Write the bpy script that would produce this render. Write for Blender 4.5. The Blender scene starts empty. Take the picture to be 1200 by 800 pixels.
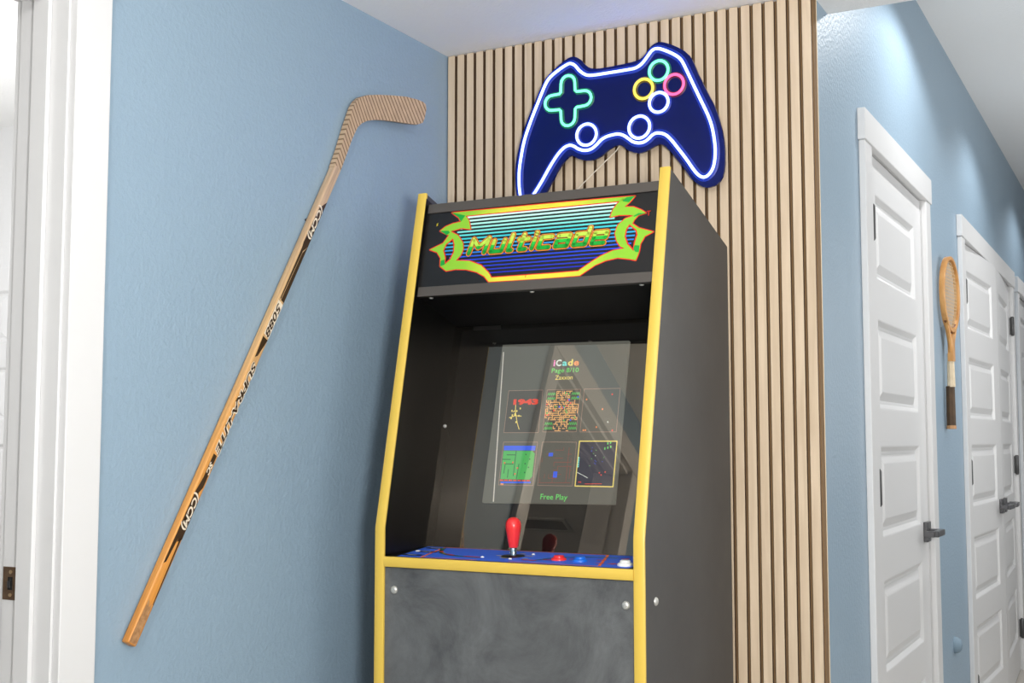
import bpy, bmesh, math, random
from mathutils import Vector, Matrix
from mathutils.geometry import tessellate_polygon
random.seed(7)
C = bpy.context.scene.collection
S = bpy.context.scene
PI = math.pi

# ------------------------------------------------------------------ camera
cam_d = bpy.data.cameras.new('camera')
cam = bpy.data.objects.new('camera', cam_d); C.objects.link(cam)
cam_d.sensor_fit = 'HORIZONTAL'; cam_d.sensor_width = 36.0
cam_d.lens = 36.0 * 1424.7 / 1200.0
cam_d.clip_start = 0.02
PIT, YAW = 0.0807, 0.492
cam.location = (0, 0, 1.21)
fw = Vector((-math.sin(YAW) * math.cos(PIT), math.cos(YAW) * math.cos(PIT), math.sin(PIT)))
cam.rotation_euler = fw.to_track_quat('-Z', 'Y').to_euler()
S.camera = cam

# ------------------------------------------------------------------ world, lights, exposure
w = bpy.data.worlds.new('world'); S.world = w; w.use_nodes = True
w.node_tree.nodes['Background'].inputs[0].default_value = (0.8, 0.88, 1.0, 1)
w.node_tree.nodes['Background'].inputs[1].default_value = 0.6
S.view_settings.view_transform = 'Standard'
S.view_settings.look = 'None'
S.view_settings.gamma = 1.0
S.view_settings.use_curve_mapping = False
S.view_settings.exposure = -0.86

def area(name, loc, target, sx, sy, power, col=(1, 1, 1)):
    d = bpy.data.lights.new(name, 'AREA'); d.shape = 'RECTANGLE'; d.size = sx; d.size_y = sy
    d.energy = power; d.color = col
    o = bpy.data.objects.new(name, d); C.objects.link(o); o.location = loc
    o.rotation_euler = (Vector(target) - Vector(loc)).to_track_quat('-Z', 'Y').to_euler()
    return o
def spot(name, loc, power, ang=130, blend=0.6, rad=0.05, col=(1, 1, 1)):
    d = bpy.data.lights.new(name, 'SPOT'); d.energy = power; d.spot_size = math.radians(ang)
    d.spot_blend = blend; d.shadow_soft_size = rad; d.color = col
    o = bpy.data.objects.new(name, d); C.objects.link(o); o.location = loc
    return o
area('window_daylight', (2.3, 1.7, 1.45), (-1.2, 2.1, 1.2), 1.6, 1.4, 20, (1.0, 0.99, 0.98))
area('room_lamp_ceiling', (-0.55, 0.0, 2.24), (-1.2, 2.3, 1.2), 0.14, 0.14, 22, (1.0, 0.985, 0.96))
area('bounce_flash', (0.25, 0.3, 1.3), (-0.6, 1.5, 2.29), 0.3, 0.3, 94, (1.0, 0.99, 0.97))
area('back_fill', (0.2, -2.2, 1.6), (-0.6, 2.5, 1.3), 2.4, 1.4, 17, (1.0, 0.99, 0.98))  # added soft fill from behind the viewer, no window in that wall
spot('hall_can_light_near', (-0.22, 3.95, 2.735), 72, 152, 0.3, 0.03)
spot('hall_can_light_mid', (-0.22, 5.6, 2.735), 50, 142, 0.45, 0.04)
spot('hall_can_light_far', (-0.22, 7.4, 2.735), 44, 142, 0.45, 0.04)
area('hall_fill', (0.6, 5.2, 1.3), (-0.7, 5.2, 1.1), 2.5, 1.6, 34, (1.0, 0.99, 0.97))  # added fill for the lower and far hall wall, no daylight source there
d_ = bpy.data.lights.new('side_room_lamp', 'POINT'); d_.energy = 150; d_.shadow_soft_size = 0.15
o_ = bpy.data.objects.new('side_room_lamp', d_); C.objects.link(o_); o_.location = (-4.1, 2.3, 1.9)

# ------------------------------------------------------------------ materials
def lin(c):
    return tuple(((v / 255) / 12.92) if v / 255 <= 0.04045 else (((v / 255) + 0.055) / 1.055) ** 2.4 for v in c) + (1.0,)
def new_mat(name):
    m = bpy.data.materials.new(name); m.use_nodes = True
    nt = m.node_tree
    return m, nt, nt.nodes['Principled BSDF']
def noise(nt, scale, detail=4, rough=0.5, map_scale=None, dist=0.0, coord='Object'):
    tc = nt.nodes.new('ShaderNodeTexCoord')
    n = nt.nodes.new('ShaderNodeTexNoise'); n.inputs['Scale'].default_value = scale
    n.inputs['Detail'].default_value = detail; n.inputs['Roughness'].default_value = rough
    n.inputs['Distortion'].default_value = dist
    if map_scale:
        mp = nt.nodes.new('ShaderNodeMapping'); mp.inputs['Scale'].default_value = map_scale
        nt.links.new(tc.outputs[coord], mp.inputs['Vector']); nt.links.new(mp.outputs['Vector'], n.inputs['Vector'])
    else:
        nt.links.new(tc.outputs[coord], n.inputs['Vector'])
    return n
def ramp(nt, src, stops):
    r = nt.nodes.new('ShaderNodeValToRGB')
    while len(r.color_ramp.elements) < len(stops): r.color_ramp.elements.new(0.5)
    for e, (p, c) in zip(r.color_ramp.elements, stops): e.position = p; e.color = c
    nt.links.new(src, r.inputs[0]); return r
def bump(nt, b, src, strength, dist):
    n = nt.nodes.new('ShaderNodeBump'); n.inputs['Strength'].default_value = strength; n.inputs['Distance'].default_value = dist
    nt.links.new(src, n.inputs['Height']); nt.links.new(n.outputs[0], b.inputs['Normal'])
def plain(name, col, rough=0.5, metal=0.0, spec=0.5, bscale=None, bstr=0.15, bdist=0.001, var=None):
    m, nt, b = new_mat(name)
    b.inputs['Base Color'].default_value = lin(col); b.inputs['Roughness'].default_value = rough
    b.inputs['Metallic'].default_value = metal; b.inputs['Specular IOR Level'].default_value = spec
    if bscale:
        n = noise(nt, bscale, 3); bump(nt, b, n.outputs[0], bstr, bdist)
    if var:
        n = noise(nt, var[0], 5, 0.6)
        r = ramp(nt, n.outputs[0], [(0.3, lin(col)), (0.75, lin(var[1]))]); nt.links.new(r.outputs[0], b.inputs['Base Color'])
    return m
def emit(name, col, strength, base=None):
    m, nt, b = new_mat(name)
    b.inputs['Base Color'].default_value = lin(base or col)
    b.inputs['Emission Color'].default_value = col + (1,) if max(col) <= 1.0 else lin(col)
    b.inputs['Emission Strength'].default_value = strength
    b.inputs['Roughness'].default_value = 0.4
    return m
def wall_paint(name, col):
    m, nt, b = new_mat(name)
    b.inputs['Base Color'].default_value = lin(col); b.inputs['Roughness'].default_value = 0.42
    n1 = noise(nt, 95, 2, 0.45); n2 = noise(nt, 260, 2, 0.5)
    mx = nt.nodes.new('ShaderNodeMath'); mx.operation = 'MULTIPLY_ADD'; mx.inputs[1].default_value = 0.35
    nt.links.new(n2.outputs[0], mx.inputs[0]); nt.links.new(n1.outputs[0], mx.inputs[2])
    bump(nt, b, mx.outputs[0], 0.38, 0.004)
    return m
M_blue = wall_paint('blue_wall_paint', (145, 168, 186))
M_blue2 = plain('faded_blue_patch', (128, 150, 166), 0.6)
M_offwall = wall_paint('white_wall_paint', (224, 224, 224))
m, nt, b = new_mat('ceiling_texture'); M_ceil = m
b.inputs['Base Color'].default_value = lin((244, 244, 243)); b.inputs['Roughness'].default_value = 0.9
n = noise(nt, 34, 3, 0.55, (1, 2.2, 1), 2.2); bump(nt, b, n.outputs[0], 0.4, 0.006)
M_white = plain('white_semi_gloss_paint', (221, 221, 221), 0.35, bscale=14, bstr=0.03)
m, nt, b = new_mat('grey_carpet'); M_floor = m
n = noise(nt, 180, 3); r = ramp(nt, n.outputs[0], [(0.3, lin((186, 180, 172))), (0.8, lin((214, 208, 200)))])
nt.links.new(r.outputs[0], b.inputs['Base Color']); b.inputs['Roughness'].default_value = 1.0
bump(nt, b, n.outputs[0], 0.6, 0.01)

def wood(name, c1, c2, scale=7, stretch=(9, 9, 0.5), rough=0.5, rnd=True, dist=0.6):
    m, nt, b = new_mat(name)
    tc = nt.nodes.new('ShaderNodeTexCoord'); mp = nt.nodes.new('ShaderNodeMapping'); mp.inputs['Scale'].default_value = stretch
    if rnd:
        oi = nt.nodes.new('ShaderNodeObjectInfo'); ad = nt.nodes.new('ShaderNodeVectorMath'); ad.operation = 'ADD'
        sc = nt.nodes.new('ShaderNodeMath'); sc.operation = 'MULTIPLY'; sc.inputs[1].default_value = 40
        nt.links.new(oi.outputs['Random'], sc.inputs[0]); nt.links.new(tc.outputs['Object'], ad.inputs[0]); nt.links.new(sc.outputs[0], ad.inputs[1])
        nt.links.new(ad.outputs[0], mp.inputs['Vector'])
    else:
        nt.links.new(tc.outputs['Object'], mp.inputs['Vector'])
    n = nt.nodes.new('ShaderNodeTexNoise'); n.inputs['Scale'].default_value = scale; n.inputs['Detail'].default_value = 6; n.inputs['Distortion'].default_value = dist
    nt.links.new(mp.outputs['Vector'], n.inputs['Vector'])
    r = ramp(nt, n.outputs[0], [(0.3, lin(c1)), (0.7, lin(c2))]); nt.links.new(r.outputs[0], b.inputs['Base Color'])
    b.inputs['Roughness'].default_value = rough; bump(nt, b, n.outputs[0], 0.08, 0.001)
    return m
M_slat = wood('oak_veneer', (204, 182, 154), (222, 201, 174))
M_slat_side = plain('brown_slat_core', (106, 82, 58), 0.8, var=(60, (90, 68, 48)))
M_backing = plain('brown_felt_backing', (132, 104, 72), 0.95, bscale=400, bstr=0.3)
M_lightedge = plain('pale_wood_edge', (232, 212, 180), 0.6)

m, nt, b = new_mat('black_laminate_side'); M_side = m
n = noise(nt, 3.5, 6, 0.65); r = ramp(nt, n.outputs[0], [(0.3, lin((64, 64, 64))), (0.75, lin((76, 76, 76)))])
nt.links.new(r.outputs[0], b.inputs['Base Color']); b.inputs['Roughness'].default_value = 0.55
n2 = noise(nt, 600, 2); bump(nt, b, n2.outputs[0], 0.1, 0.0006)
m, nt, b = new_mat('scuffed_black_front'); M_front = m
n = noise(nt, 5, 8, 0.7, (1, 1, 1), 0.6); r = ramp(nt, n.outputs[0], [(0.30, lin((62, 63, 65))), (0.5, lin((92, 94, 95))), (0.72, lin((114, 116, 117)))])
nt.links.new(r.outputs[0], b.inputs['Base Color']); b.inputs['Roughness'].default_value = 0.55
n2 = noise(nt, 420, 2); bump(nt, b, n2.outputs[0], 0.35, 0.0008)
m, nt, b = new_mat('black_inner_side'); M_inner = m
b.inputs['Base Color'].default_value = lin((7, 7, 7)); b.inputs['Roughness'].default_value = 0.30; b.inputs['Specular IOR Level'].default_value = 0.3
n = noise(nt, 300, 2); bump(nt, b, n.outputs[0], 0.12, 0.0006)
M_black = plain('matte_black', (9, 9, 10), 0.5, spec=0.25)
M_bezel = plain('black_bezel_board', (7, 7, 8), 0.6, spec=0.2)
M_yellow = plain('yellow_edge_moulding', (222, 188, 80), 0.36)
M_trim = plain('dark_aluminium_trim', (86, 80, 75), 0.45, 0.2)
M_bolt = plain('zinc_bolt', (205, 205, 200), 0.35, 0.6, bscale=300)
M_red = plain('red_plastic', (236, 52, 54), 0.3)
M_bluep = plain('blue_plastic', (26, 110, 214), 0.3)
M_whitep = plain('white_plastic', (236, 236, 232), 0.3)
M_washer = plain('black_dust_washer', (22, 22, 22), 0.35)
M_chrome = plain('steel_shaft', (150, 170, 185), 0.2, 0.9)
M_gun = plain('gunmetal_hardware', (92, 92, 94), 0.3, 0.75)
M_hinge = plain('dark_hinge_metal', (88, 88, 88), 0.35, 0.6)
M_bronze = plain('brown_bronze_plate', (96, 76, 60), 0.4, 0.5, var=(60, (120, 95, 72)))
M_screwb = plain('pale_brass_screw', (190, 165, 130), 0.35, 0.7)
M_hole = plain('dark_hole', (8, 8, 8), 0.9)
M_cord = plain('ivory_cord', (232, 220, 200), 0.6)
M_grip = plain('worn_brown_leather', (88, 66, 44), 0.7, var=(45, (66, 50, 34)), bscale=120, bstr=0.4)
M_tape = plain('off_white_handle_wrap', (226, 208, 178), 0.6, var=(30, (206, 184, 150)))
M_string = plain('amber_gut_string', (206, 172, 128), 0.5)
M_racket = wood('varnished_ash', (184, 126, 66), (214, 160, 96), 5, (6, 6, 1.5), 0.35, False)
M_racket2 = plain('brown_throat_inlay', (128, 78, 44), 0.4)
M_cap = plain('worn_butt_wood', (186, 140, 96), 0.6)

# hockey stick shaft: amber near the butt, paler towards the blade (object z runs along the shaft)
m, nt, b = new_mat('varnished_stick_wood'); M_stick = m
tc = nt.nodes.new('ShaderNodeTexCoord'); sp = nt.nodes.new('ShaderNodeSeparateXYZ'); nt.links.new(tc.outputs['Object'], sp.inputs[0])
mr = nt.nodes.new('ShaderNodeMapRange'); mr.inputs['From Max'].default_value = 1.22; nt.links.new(sp.outputs['Z'], mr.inputs['Value'])
r1 = ramp(nt, mr.outputs[0], [(0.0, lin((214, 142, 62))), (0.35, lin((222, 160, 86))), (0.62, lin((214, 176, 126))), (1.0, lin((204, 176, 146)))])
n = noise(nt, 6, 6, 0.6, (26, 26, 0.6), 0.4)
r2 = ramp(nt, n.outputs[0], [(0.32, (0.74, 0.70, 0.66, 1)), (0.62, (1.06, 1.06, 1.06, 1))])
mm = nt.nodes.new('ShaderNodeMix'); mm.data_type = 'RGBA'; mm.blend_type = 'MULTIPLY'; mm.inputs['Factor'].default_value = 1.0
nt.links.new(r1.outputs[0], mm.inputs['A']); nt.links.new(r2.outputs[0], mm.inputs['B']); nt.links.new(mm.outputs['Result'], b.inputs['Base Color'])
b.inputs['Roughness'].default_value = 0.3
M_stickdark = plain('dark_brown_print', (58, 40, 22), 0.4)
M_stickwhite = plain('cream_print', (236, 222, 200), 0.4)
M_stickworn = plain('bare_worn_wood', (196, 150, 102), 0.7, var=(90, (128, 84, 48)))
# woven wrap on the blade: diagonal dark threads
m, nt, b = new_mat('woven_blade_wrap'); M_blade = m
tc = nt.nodes.new('ShaderNodeTexCoord'); wv = nt.nodes.new('ShaderNodeTexWave'); wv.wave_type = 'BANDS'; wv.bands_direction = 'Y'
mp = nt.nodes.new('ShaderNodeMapping'); mp.inputs['Rotation'].default_value = (math.radians(-33), 0, 0)
nt.links.new(tc.outputs['Object'], mp.inputs['Vector']); nt.links.new(mp.outputs[0], wv.inputs['Vector'])
wv.inputs['Scale'].default_value = 26; wv.inputs['Distortion'].default_value = 0.35; wv.inputs['Detail'].default_value = 1
r = ramp(nt, wv.outputs['Fac'], [(0.0, lin((108, 82, 56))), (0.07, lin((132, 104, 76))), (0.22, lin((192, 162, 130))), (1.0, lin((204, 176, 146)))])
n = noise(nt, 40, 4); r2 = ramp(nt, n.outputs[0], [(0.3, (0.86, 0.86, 0.86, 1)), (0.7, (1.05, 1.05, 1.05, 1))])
mm = nt.nodes.new('ShaderNodeMix'); mm.data_type = 'RGBA'; mm.blend_type = 'MULTIPLY'; mm.inputs['Factor'].default_value = 1.0
nt.links.new(r.outputs[0], mm.inputs['A']); nt.links.new(r2.outputs[0], mm.inputs['B']); nt.links.new(mm.outputs['Result'], b.inputs['Base Color'])
b.inputs['Roughness'].default_value = 0.6

# smoked acrylic over the monitor
m, nt, b = new_mat('smoked_acrylic'); M_glass = m
nt.nodes.remove(b)
out = nt.nodes['Material Output']
tr = nt.nodes.new('ShaderNodeBsdfTransparent'); tr.inputs[0].default_value = (0.9, 0.9, 0.9, 1)
gl = nt.nodes.new('ShaderNodeBsdfGlossy'); gl.inputs['Roughness'].default_value = 0.0; gl.inputs[0].default_value = (1.0, 0.86, 0.69, 1)
geo = nt.nodes.new('ShaderNodeNewGeometry'); dt = nt.nodes.new('ShaderNodeVectorMath'); dt.operation = 'DOT_PRODUCT'
nt.links.new(geo.outputs['Normal'], dt.inputs[0]); nt.links.new(geo.outputs['Incoming'], dt.inputs[1])
def mnode(op, a, bv=None):
    q = nt.nodes.new('ShaderNodeMath'); q.operation = op
    for i_, v_ in enumerate((a, bv)):
        if v_ is None: continue
        if isinstance(v_, (int, float)): q.inputs[i_].default_value = v_
        else: nt.links.new(v_, q.inputs[i_])
    return q.outputs[0]
fac = mnode('POWER', mnode('SUBTRACT', 1.0, mnode('ABSOLUTE', dt.outputs['Value'])), 5.0)      # Schlick reflectance, front face only
fac = mnode('MULTIPLY', mnode('MULTIPLY_ADD', fac, 0.9), mnode('SUBTRACT', 1.0, geo.outputs['Backfacing']))
fac_in = fac.node.inputs[0].links[0].from_node; fac_in.inputs[2].default_value = 0.13
mx = nt.nodes.new('ShaderNodeMixShader')
nt.links.new(fac, mx.inputs[0]); nt.links.new(tr.outputs[0], mx.inputs[1]); nt.links.new(gl.outputs[0], mx.inputs[2]); nt.links.new(mx.outputs[0], out.inputs[0])

# neon
M_board = plain('dark_blue_acrylic', (4, 20, 84), 0.12, spec=0.25)
M_neon_blue = emit('blue_white_neon', (0.20, 0.27, 1.0), 16.0)
M_halo_blue = emit('blue_halo_glow', (0.012, 0.055, 0.62), 1.25)  # emissive colours standing in for the tubes' halo on the board
M_halo_green = emit('green_halo_glow', (0.004, 0.22, 0.12), 1.2)
M_halo_yellow = emit('yellow_halo_glow', (0.22, 0.15, 0.01), 1.0)
M_halo_pink = emit('pink_halo_glow', (0.20, 0.01, 0.07), 1.0)
M_neon_green = emit('green_neon', (0.16, 1.0, 0.50), 4.4)
M_neon_yellow = emit('yellow_neon', (1.0, 0.78, 0.10), 3.0)
M_neon_pink = emit('pink_neon', (1.0, 0.12, 0.34), 3.4)

# ------------------------------------------------------------------ mesh helpers
class MB:
    def __init__(s): s.v = []; s.f = []; s.m = []
    def add(s, vs, fs, mi=0):
        o = len(s.v); s.v += [tuple(p) for p in vs]; s.f += [tuple(i + o for i in f) for f in fs]; s.m += [mi] * len(fs); return s
    def box(s, x0, x1, y0, y1, z0, z1, mi=0):
        vs = [(x, y, z) for x in (x0, x1) for y in (y0, y1) for z in (z0, z1)]
        return s.add(vs, [(0, 1, 3, 2), (4, 6, 7, 5), (0, 4, 5, 1), (2, 3, 7, 6), (0, 2, 6, 4), (1, 5, 7, 3)], mi)
    def prism(s, poly, fn, a, b, mi=0):          # poly of 2D points, fn(p, t) -> 3D, between t=a and t=b
        n = len(poly)
        tris = tessellate_polygon([[Vector((p[0], p[1], 0)) for p in poly]])
        vs = [fn(p, a) for p in poly] + [fn(p, b) for p in poly]
        fs = [tuple(reversed(t)) for t in tris] + [tuple(i + n for i in t) for t in tris]
        fs += [(i, (i + 1) % n, (i + 1) % n + n, i + n) for i in range(n)]
        return s.add(vs, fs, mi)
    def flat(s, poly, fn, t, mi=0):
        tris = tessellate_polygon([[Vector((p[0], p[1], 0)) for p in poly]])
        return s.add([fn(p, t) for p in poly], tris, mi)
    def tube(s, pts, r, n=10, closed=False, mi=0, radii=None):
        P = [Vector(p) for p in pts]; k = len(P); o = []; up = None
        for i in range(k):
            a = P[(i - 1) % k] if (closed or i > 0) else P[i]; b = P[(i + 1) % k] if (closed or i < k - 1) else P[i]
            t = (b - a).normalized()
            if up is None:
                up = Vector((0, 0, 1)) if abs(t.z) < 0.9 else Vector((0, 1, 0))
            u = (up - t * up.dot(t)).normalized(); up = u; w_ = t.cross(u)
            rr = radii[i] if radii else r
            o += [P[i] + (u * math.cos(2 * PI * j / n) + w_ * math.sin(2 * PI * j / n)) * rr for j in range(n)]
        fs = []
        for i in range(k if closed else k - 1):
            for j in range(n):
                i2 = (i + 1) % k
                fs.append((i * n + j, i * n + (j + 1) % n, i2 * n + (j + 1) % n, i2 * n + j))
        if not closed: fs += [tuple(range(n - 1, -1, -1)), tuple((k - 1) * n + j for j in range(n))]
        return s.add(o, fs, mi)
    def lathe(s, prof, origin=(0, 0, 0), axis='Z', n=24, mi=0):   # prof: (r, h)
        o = []; ox, oy, oz = origin
        for r, h in prof:
            for j in range(n):
                a = 2 * PI * j / n; c, d = r * math.cos(a), r * math.sin(a)
                o.append({'Z': (ox + c, oy + d, oz + h), 'Y': (ox + c, oy + h, oz + d), 'X': (ox + h, oy + c, oz + d)}[axis])
        fs = [(i * n + j, i * n + (j + 1) % n, (i + 1) * n + (j + 1) % n, (i + 1) * n + j) for i in range(len(prof) - 1) for j in range(n)]
        fs += [tuple(range(n - 1, -1, -1)), tuple((len(prof) - 1) * n + j for j in range(n))]
        return s.add(o, fs, mi)
    def stroke(s, pts, wd, fn, t, mi=0, closed=False):           # flat pen stroke with rounded joints
        k = len(pts)
        for i in range(k if closed else k - 1):
            a = Vector(pts[i]); b = Vector(pts[(i + 1) % k]); d = (b - a)
            if d.length < 1e-7: continue
            d.normalize(); nn = Vector((-d.y, d.x)) * wd / 2
            q = [a + nn, a - nn, b - nn, b + nn]
            s.add([fn(p, t) for p in q], [(0, 1, 2, 3)], mi)
        for p in pts:
            q = [(p[0] + wd / 2 * math.cos(2 * PI * j / 8), p[1] + wd / 2 * math.sin(2 * PI * j / 8)) for j in range(8)]
            s.add([fn(x, t) for x in q], [tuple(range(8))], mi)
        return s
def obj(name, mb, mats, parent=None, bevel=0.0, smooth=False, seg=2):
    me = bpy.data.meshes.new(name); me.from_pydata(mb.v, [], mb.f)
    if not isinstance(mats, (list, tuple)): mats = [mats]
    for q in mats: me.materials.append(q)
    for p, i in zip(me.polygons, mb.m): p.material_index = min(i, len(mats) - 1)
    bm = bmesh.new(); bm.from_mesh(me)
    if bevel > 0 or smooth: bmesh.ops.remove_doubles(bm, verts=bm.verts, dist=1e-6)
    bmesh.ops.recalc_face_normals(bm, faces=bm.faces)
    if bevel > 0:
        es = [e for e in bm.edges if len(e.link_faces) == 2 and e.calc_face_angle(0) > 0.5]
        bmesh.ops.bevel(bm, geom=es, offset=bevel, segments=seg, profile=0.5, affect='EDGES', clamp_overlap=True)
    if smooth:
        for f in bm.faces: f.smooth = True
        for e in bm.edges:
            if len(e.link_faces) == 2 and e.calc_face_angle(0) > 0.7: e.smooth = False
    bm.to_mesh(me); bm.free(); me.update()
    o = bpy.data.objects.new(name, me); C.objects.link(o)
    if parent: o.parent = parent
    return o
def flatobj(name, mb, mats, parent=None):            # printed art: keep face winding as given
    me = bpy.data.meshes.new(name); me.from_pydata(mb.v, [], mb.f)
    if not isinstance(mats, (list, tuple)): mats = [mats]
    for q in mats: me.materials.append(q)
    for p, i in zip(me.polygons, mb.m): p.material_index = i
    o = bpy.data.objects.new(name, me); C.objects.link(o)
    if parent: o.parent = parent
    return o
def empty(name, loc=(0, 0, 0), rz=0.0, parent=None):
    o = bpy.data.objects.new(name, None); C.objects.link(o); o.location = loc; o.rotation_euler = (0, 0, rz)
    o.empty_display_size = 0.05
    if parent: o.parent = parent
    return o
def tag(o, label, cat=None, group=None, kind=None):
    if label: o['label'] = label
    if cat: o['category'] = cat
    if group: o['group'] = group
    if kind: o['kind'] = kind
    return o
def struct(o, label=None): return tag(o, label, kind='structure')
def text_mesh(name, body, size, mat, parent, fn_origin, xdir, ydir, offset=0.0, shear=0.0, width=None, align='CENTER', space=1.0):
    cu = bpy.data.curves.new(name, 'FONT'); cu.body = body; cu.size = size; cu.align_x = align; cu.align_y = 'CENTER'
    cu.offset = offset; cu.shear = shear; cu.resolution_u = 3; cu.space_character = space
    t = bpy.data.objects.new(name, cu); C.objects.link(t)
    dg = bpy.context.evaluated_depsgraph_get(); dg.update()
    me = bpy.data.meshes.new_from_object(t.evaluated_get(dg))
    C.objects.unlink(t); bpy.data.objects.remove(t)
    xs = [v.co.x for v in me.vertices]
    k = 1.0
    if width and xs: k = width / (max(xs) - min(xs))
    X_, Y_ = Vector(xdir), Vector(ydir); O_ = Vector(fn_origin)
    for v in me.vertices: v.co = O_ + X_ * (v.co.x * k) + Y_ * v.co.y
    me.materials.clear(); me.materials.append(mat)
    o = bpy.data.objects.new(name, me); C.objects.link(o)
    if parent: o.parent = parent
    return o

# ------------------------------------------------------------------ the room
XL, XH, YF, YW = -1.7465, -0.7165, 2.8698, 2.918
ZC, ZH, YS = 2.288, 2.752, 3.036
XE, YB, XHR, YE = 2.4, -2.4, 0.62, 9.6
struct(obj('floor', MB().box(-6.2, XE, YB, YE, -0.1, 0.0), M_floor), 'grey carpeted floor of the room and hall')
mb = MB().box(XL - 0.13, XE, YB - 0.1, YS, ZC, ZH + 0.12)
struct(obj('ceiling', mb, M_ceil), 'low textured white ceiling above the arcade nook')
struct(obj('ceiling_hall', MB().box(XH - 0.1, XHR + 0.1, YS, YE, ZH, ZH + 0.12), M_ceil), 'higher textured white ceiling of the hallway')
struct(obj('ceiling_side_room', MB().box(-6.2, XL - 0.13, YB, 4.1, 2.74, 2.86), M_ceil), 'white ceiling of the side room')
D0, D1, DT = 0.69, 1.535, 2.035        # doorway in the left wall
XJ = XL - 0.127
mb = MB().box(XJ, XL, D1 + 0.018, 3.1, 0, ZC).box(XJ, XL, YB, D0 - 0.018, 0, ZC).box(XJ, XL, D0 - 0.018, D1 + 0.018, DT + 0.018, ZC).box(XJ, XL - 0.001, YB, 4.1, ZC, 2.8)
struct(obj('wall_left', mb, M_blue), 'blue orange-peel wall holding the hockey stick')
wb = obj('wall_back', MB().box(XL, XH, YW, YS + 0.06, 0, ZH), M_blue); struct(wb, 'end wall behind the arcade cabinet covered in oak slats')
# wall with the white doors
DA = (3.43, 4.35); DB = (5.235, 7.045); DC = (7.37, 8.25)
mb = MB()
ys = [YS + 0.06, DA[0], DA[1], DB[0], DB[1], DC[0], DC[1], YE]
for i in range(0, 8, 2): mb.box(XH - 0.11, XH, ys[i], ys[i + 1], 0, ZH)
for a, b_ in (DA, DB, DC): mb.box(XH - 0.11, XH, a, b_, DT + 0.02, ZH)
struct(obj('wall_hall', mb, M_blue), 'blue hallway wall with white panelled doors')
struct(obj('wall_hall_right', MB().box(XHR, XHR + 0.1, YS, YE, 0, ZH), M_offwall), 'off-white wall on the far side of the hallway')
struct(obj('wall_hall_end', MB().box(XH - 0.1, XHR + 0.1, YE, YE + 0.1, 0, ZH), M_offwall), 'off-white wall closing the hallway')
struct(obj('wall_right', MB().box(XE, XE + 0.1, YB, YS, 0, ZC), M_offwall), 'off-white wall to the right of the viewer')
struct(obj('wall_front', MB().box(XHR, XE, YS, YS + 0.1, 0, ZC), M_offwall), 'off-white wall beside the hallway opening')
struct(obj('wall_behind', MB().box(XL, XE, YB - 0.1, YB, 0, ZC), M_offwall), 'off-white wall behind the viewer')
mb = MB().box(-6.2, XJ, 3.99, 4.1, 0, 2.75).box(-6.3, -6.2, YB, 4.1, 0, 2.75).box(-6.2, XJ, YB - 0.1, YB, 0, 2.75)
struct(obj('wall_side_room', mb, M_offwall), 'off-white walls of the side room beyond the doorway')

# oak slats over a felt backing
obj('backing', MB().box(XL + 0.001, XH + 0.0, YF + 0.014, YW, 0, ZC), M_backing, wb)
obj('edge_strip', MB().box(XH - 0.004, XH + 0.001, YW - 0.003, YW + 0.001, 0, ZC - 0.001), M_lightedge, wb)
NS = 34; x_first, x_last = -1.743, -0.7185
pitch = (x_last - x_first + 0.0082) / NS; sw = pitch - 0.0082
sm = MB(); sm.box(-sw / 2, sw / 2, 0, 0.014, 0, ZC - 0.0015)
slat0 = obj('slat', sm, [M_slat, M_slat_side], wb, bevel=0.0012, seg=1)
for p in slat0.data.polygons:
    if abs(p.normal.x) > 0.8: p.material_index = 1
slat0.location = (x_first + sw / 2, YF, 0)
for i in range(1, NS):
    c = slat0.copy(); C.objects.link(c); c.parent = wb; c.location = (x_first + sw / 2 + pitch * i, YF, 0)
nb = MB()
for z in (0.62, 0.86, 1.45, 1.93, 2.09, 2.17, 2.24): nb.lathe([(0.0016, 0), (0.0016, 0.0012)], (x_last, YF + 0.035, z), 'X', 8)
obj('nail_heads', nb, M_screwb, wb)

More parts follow.
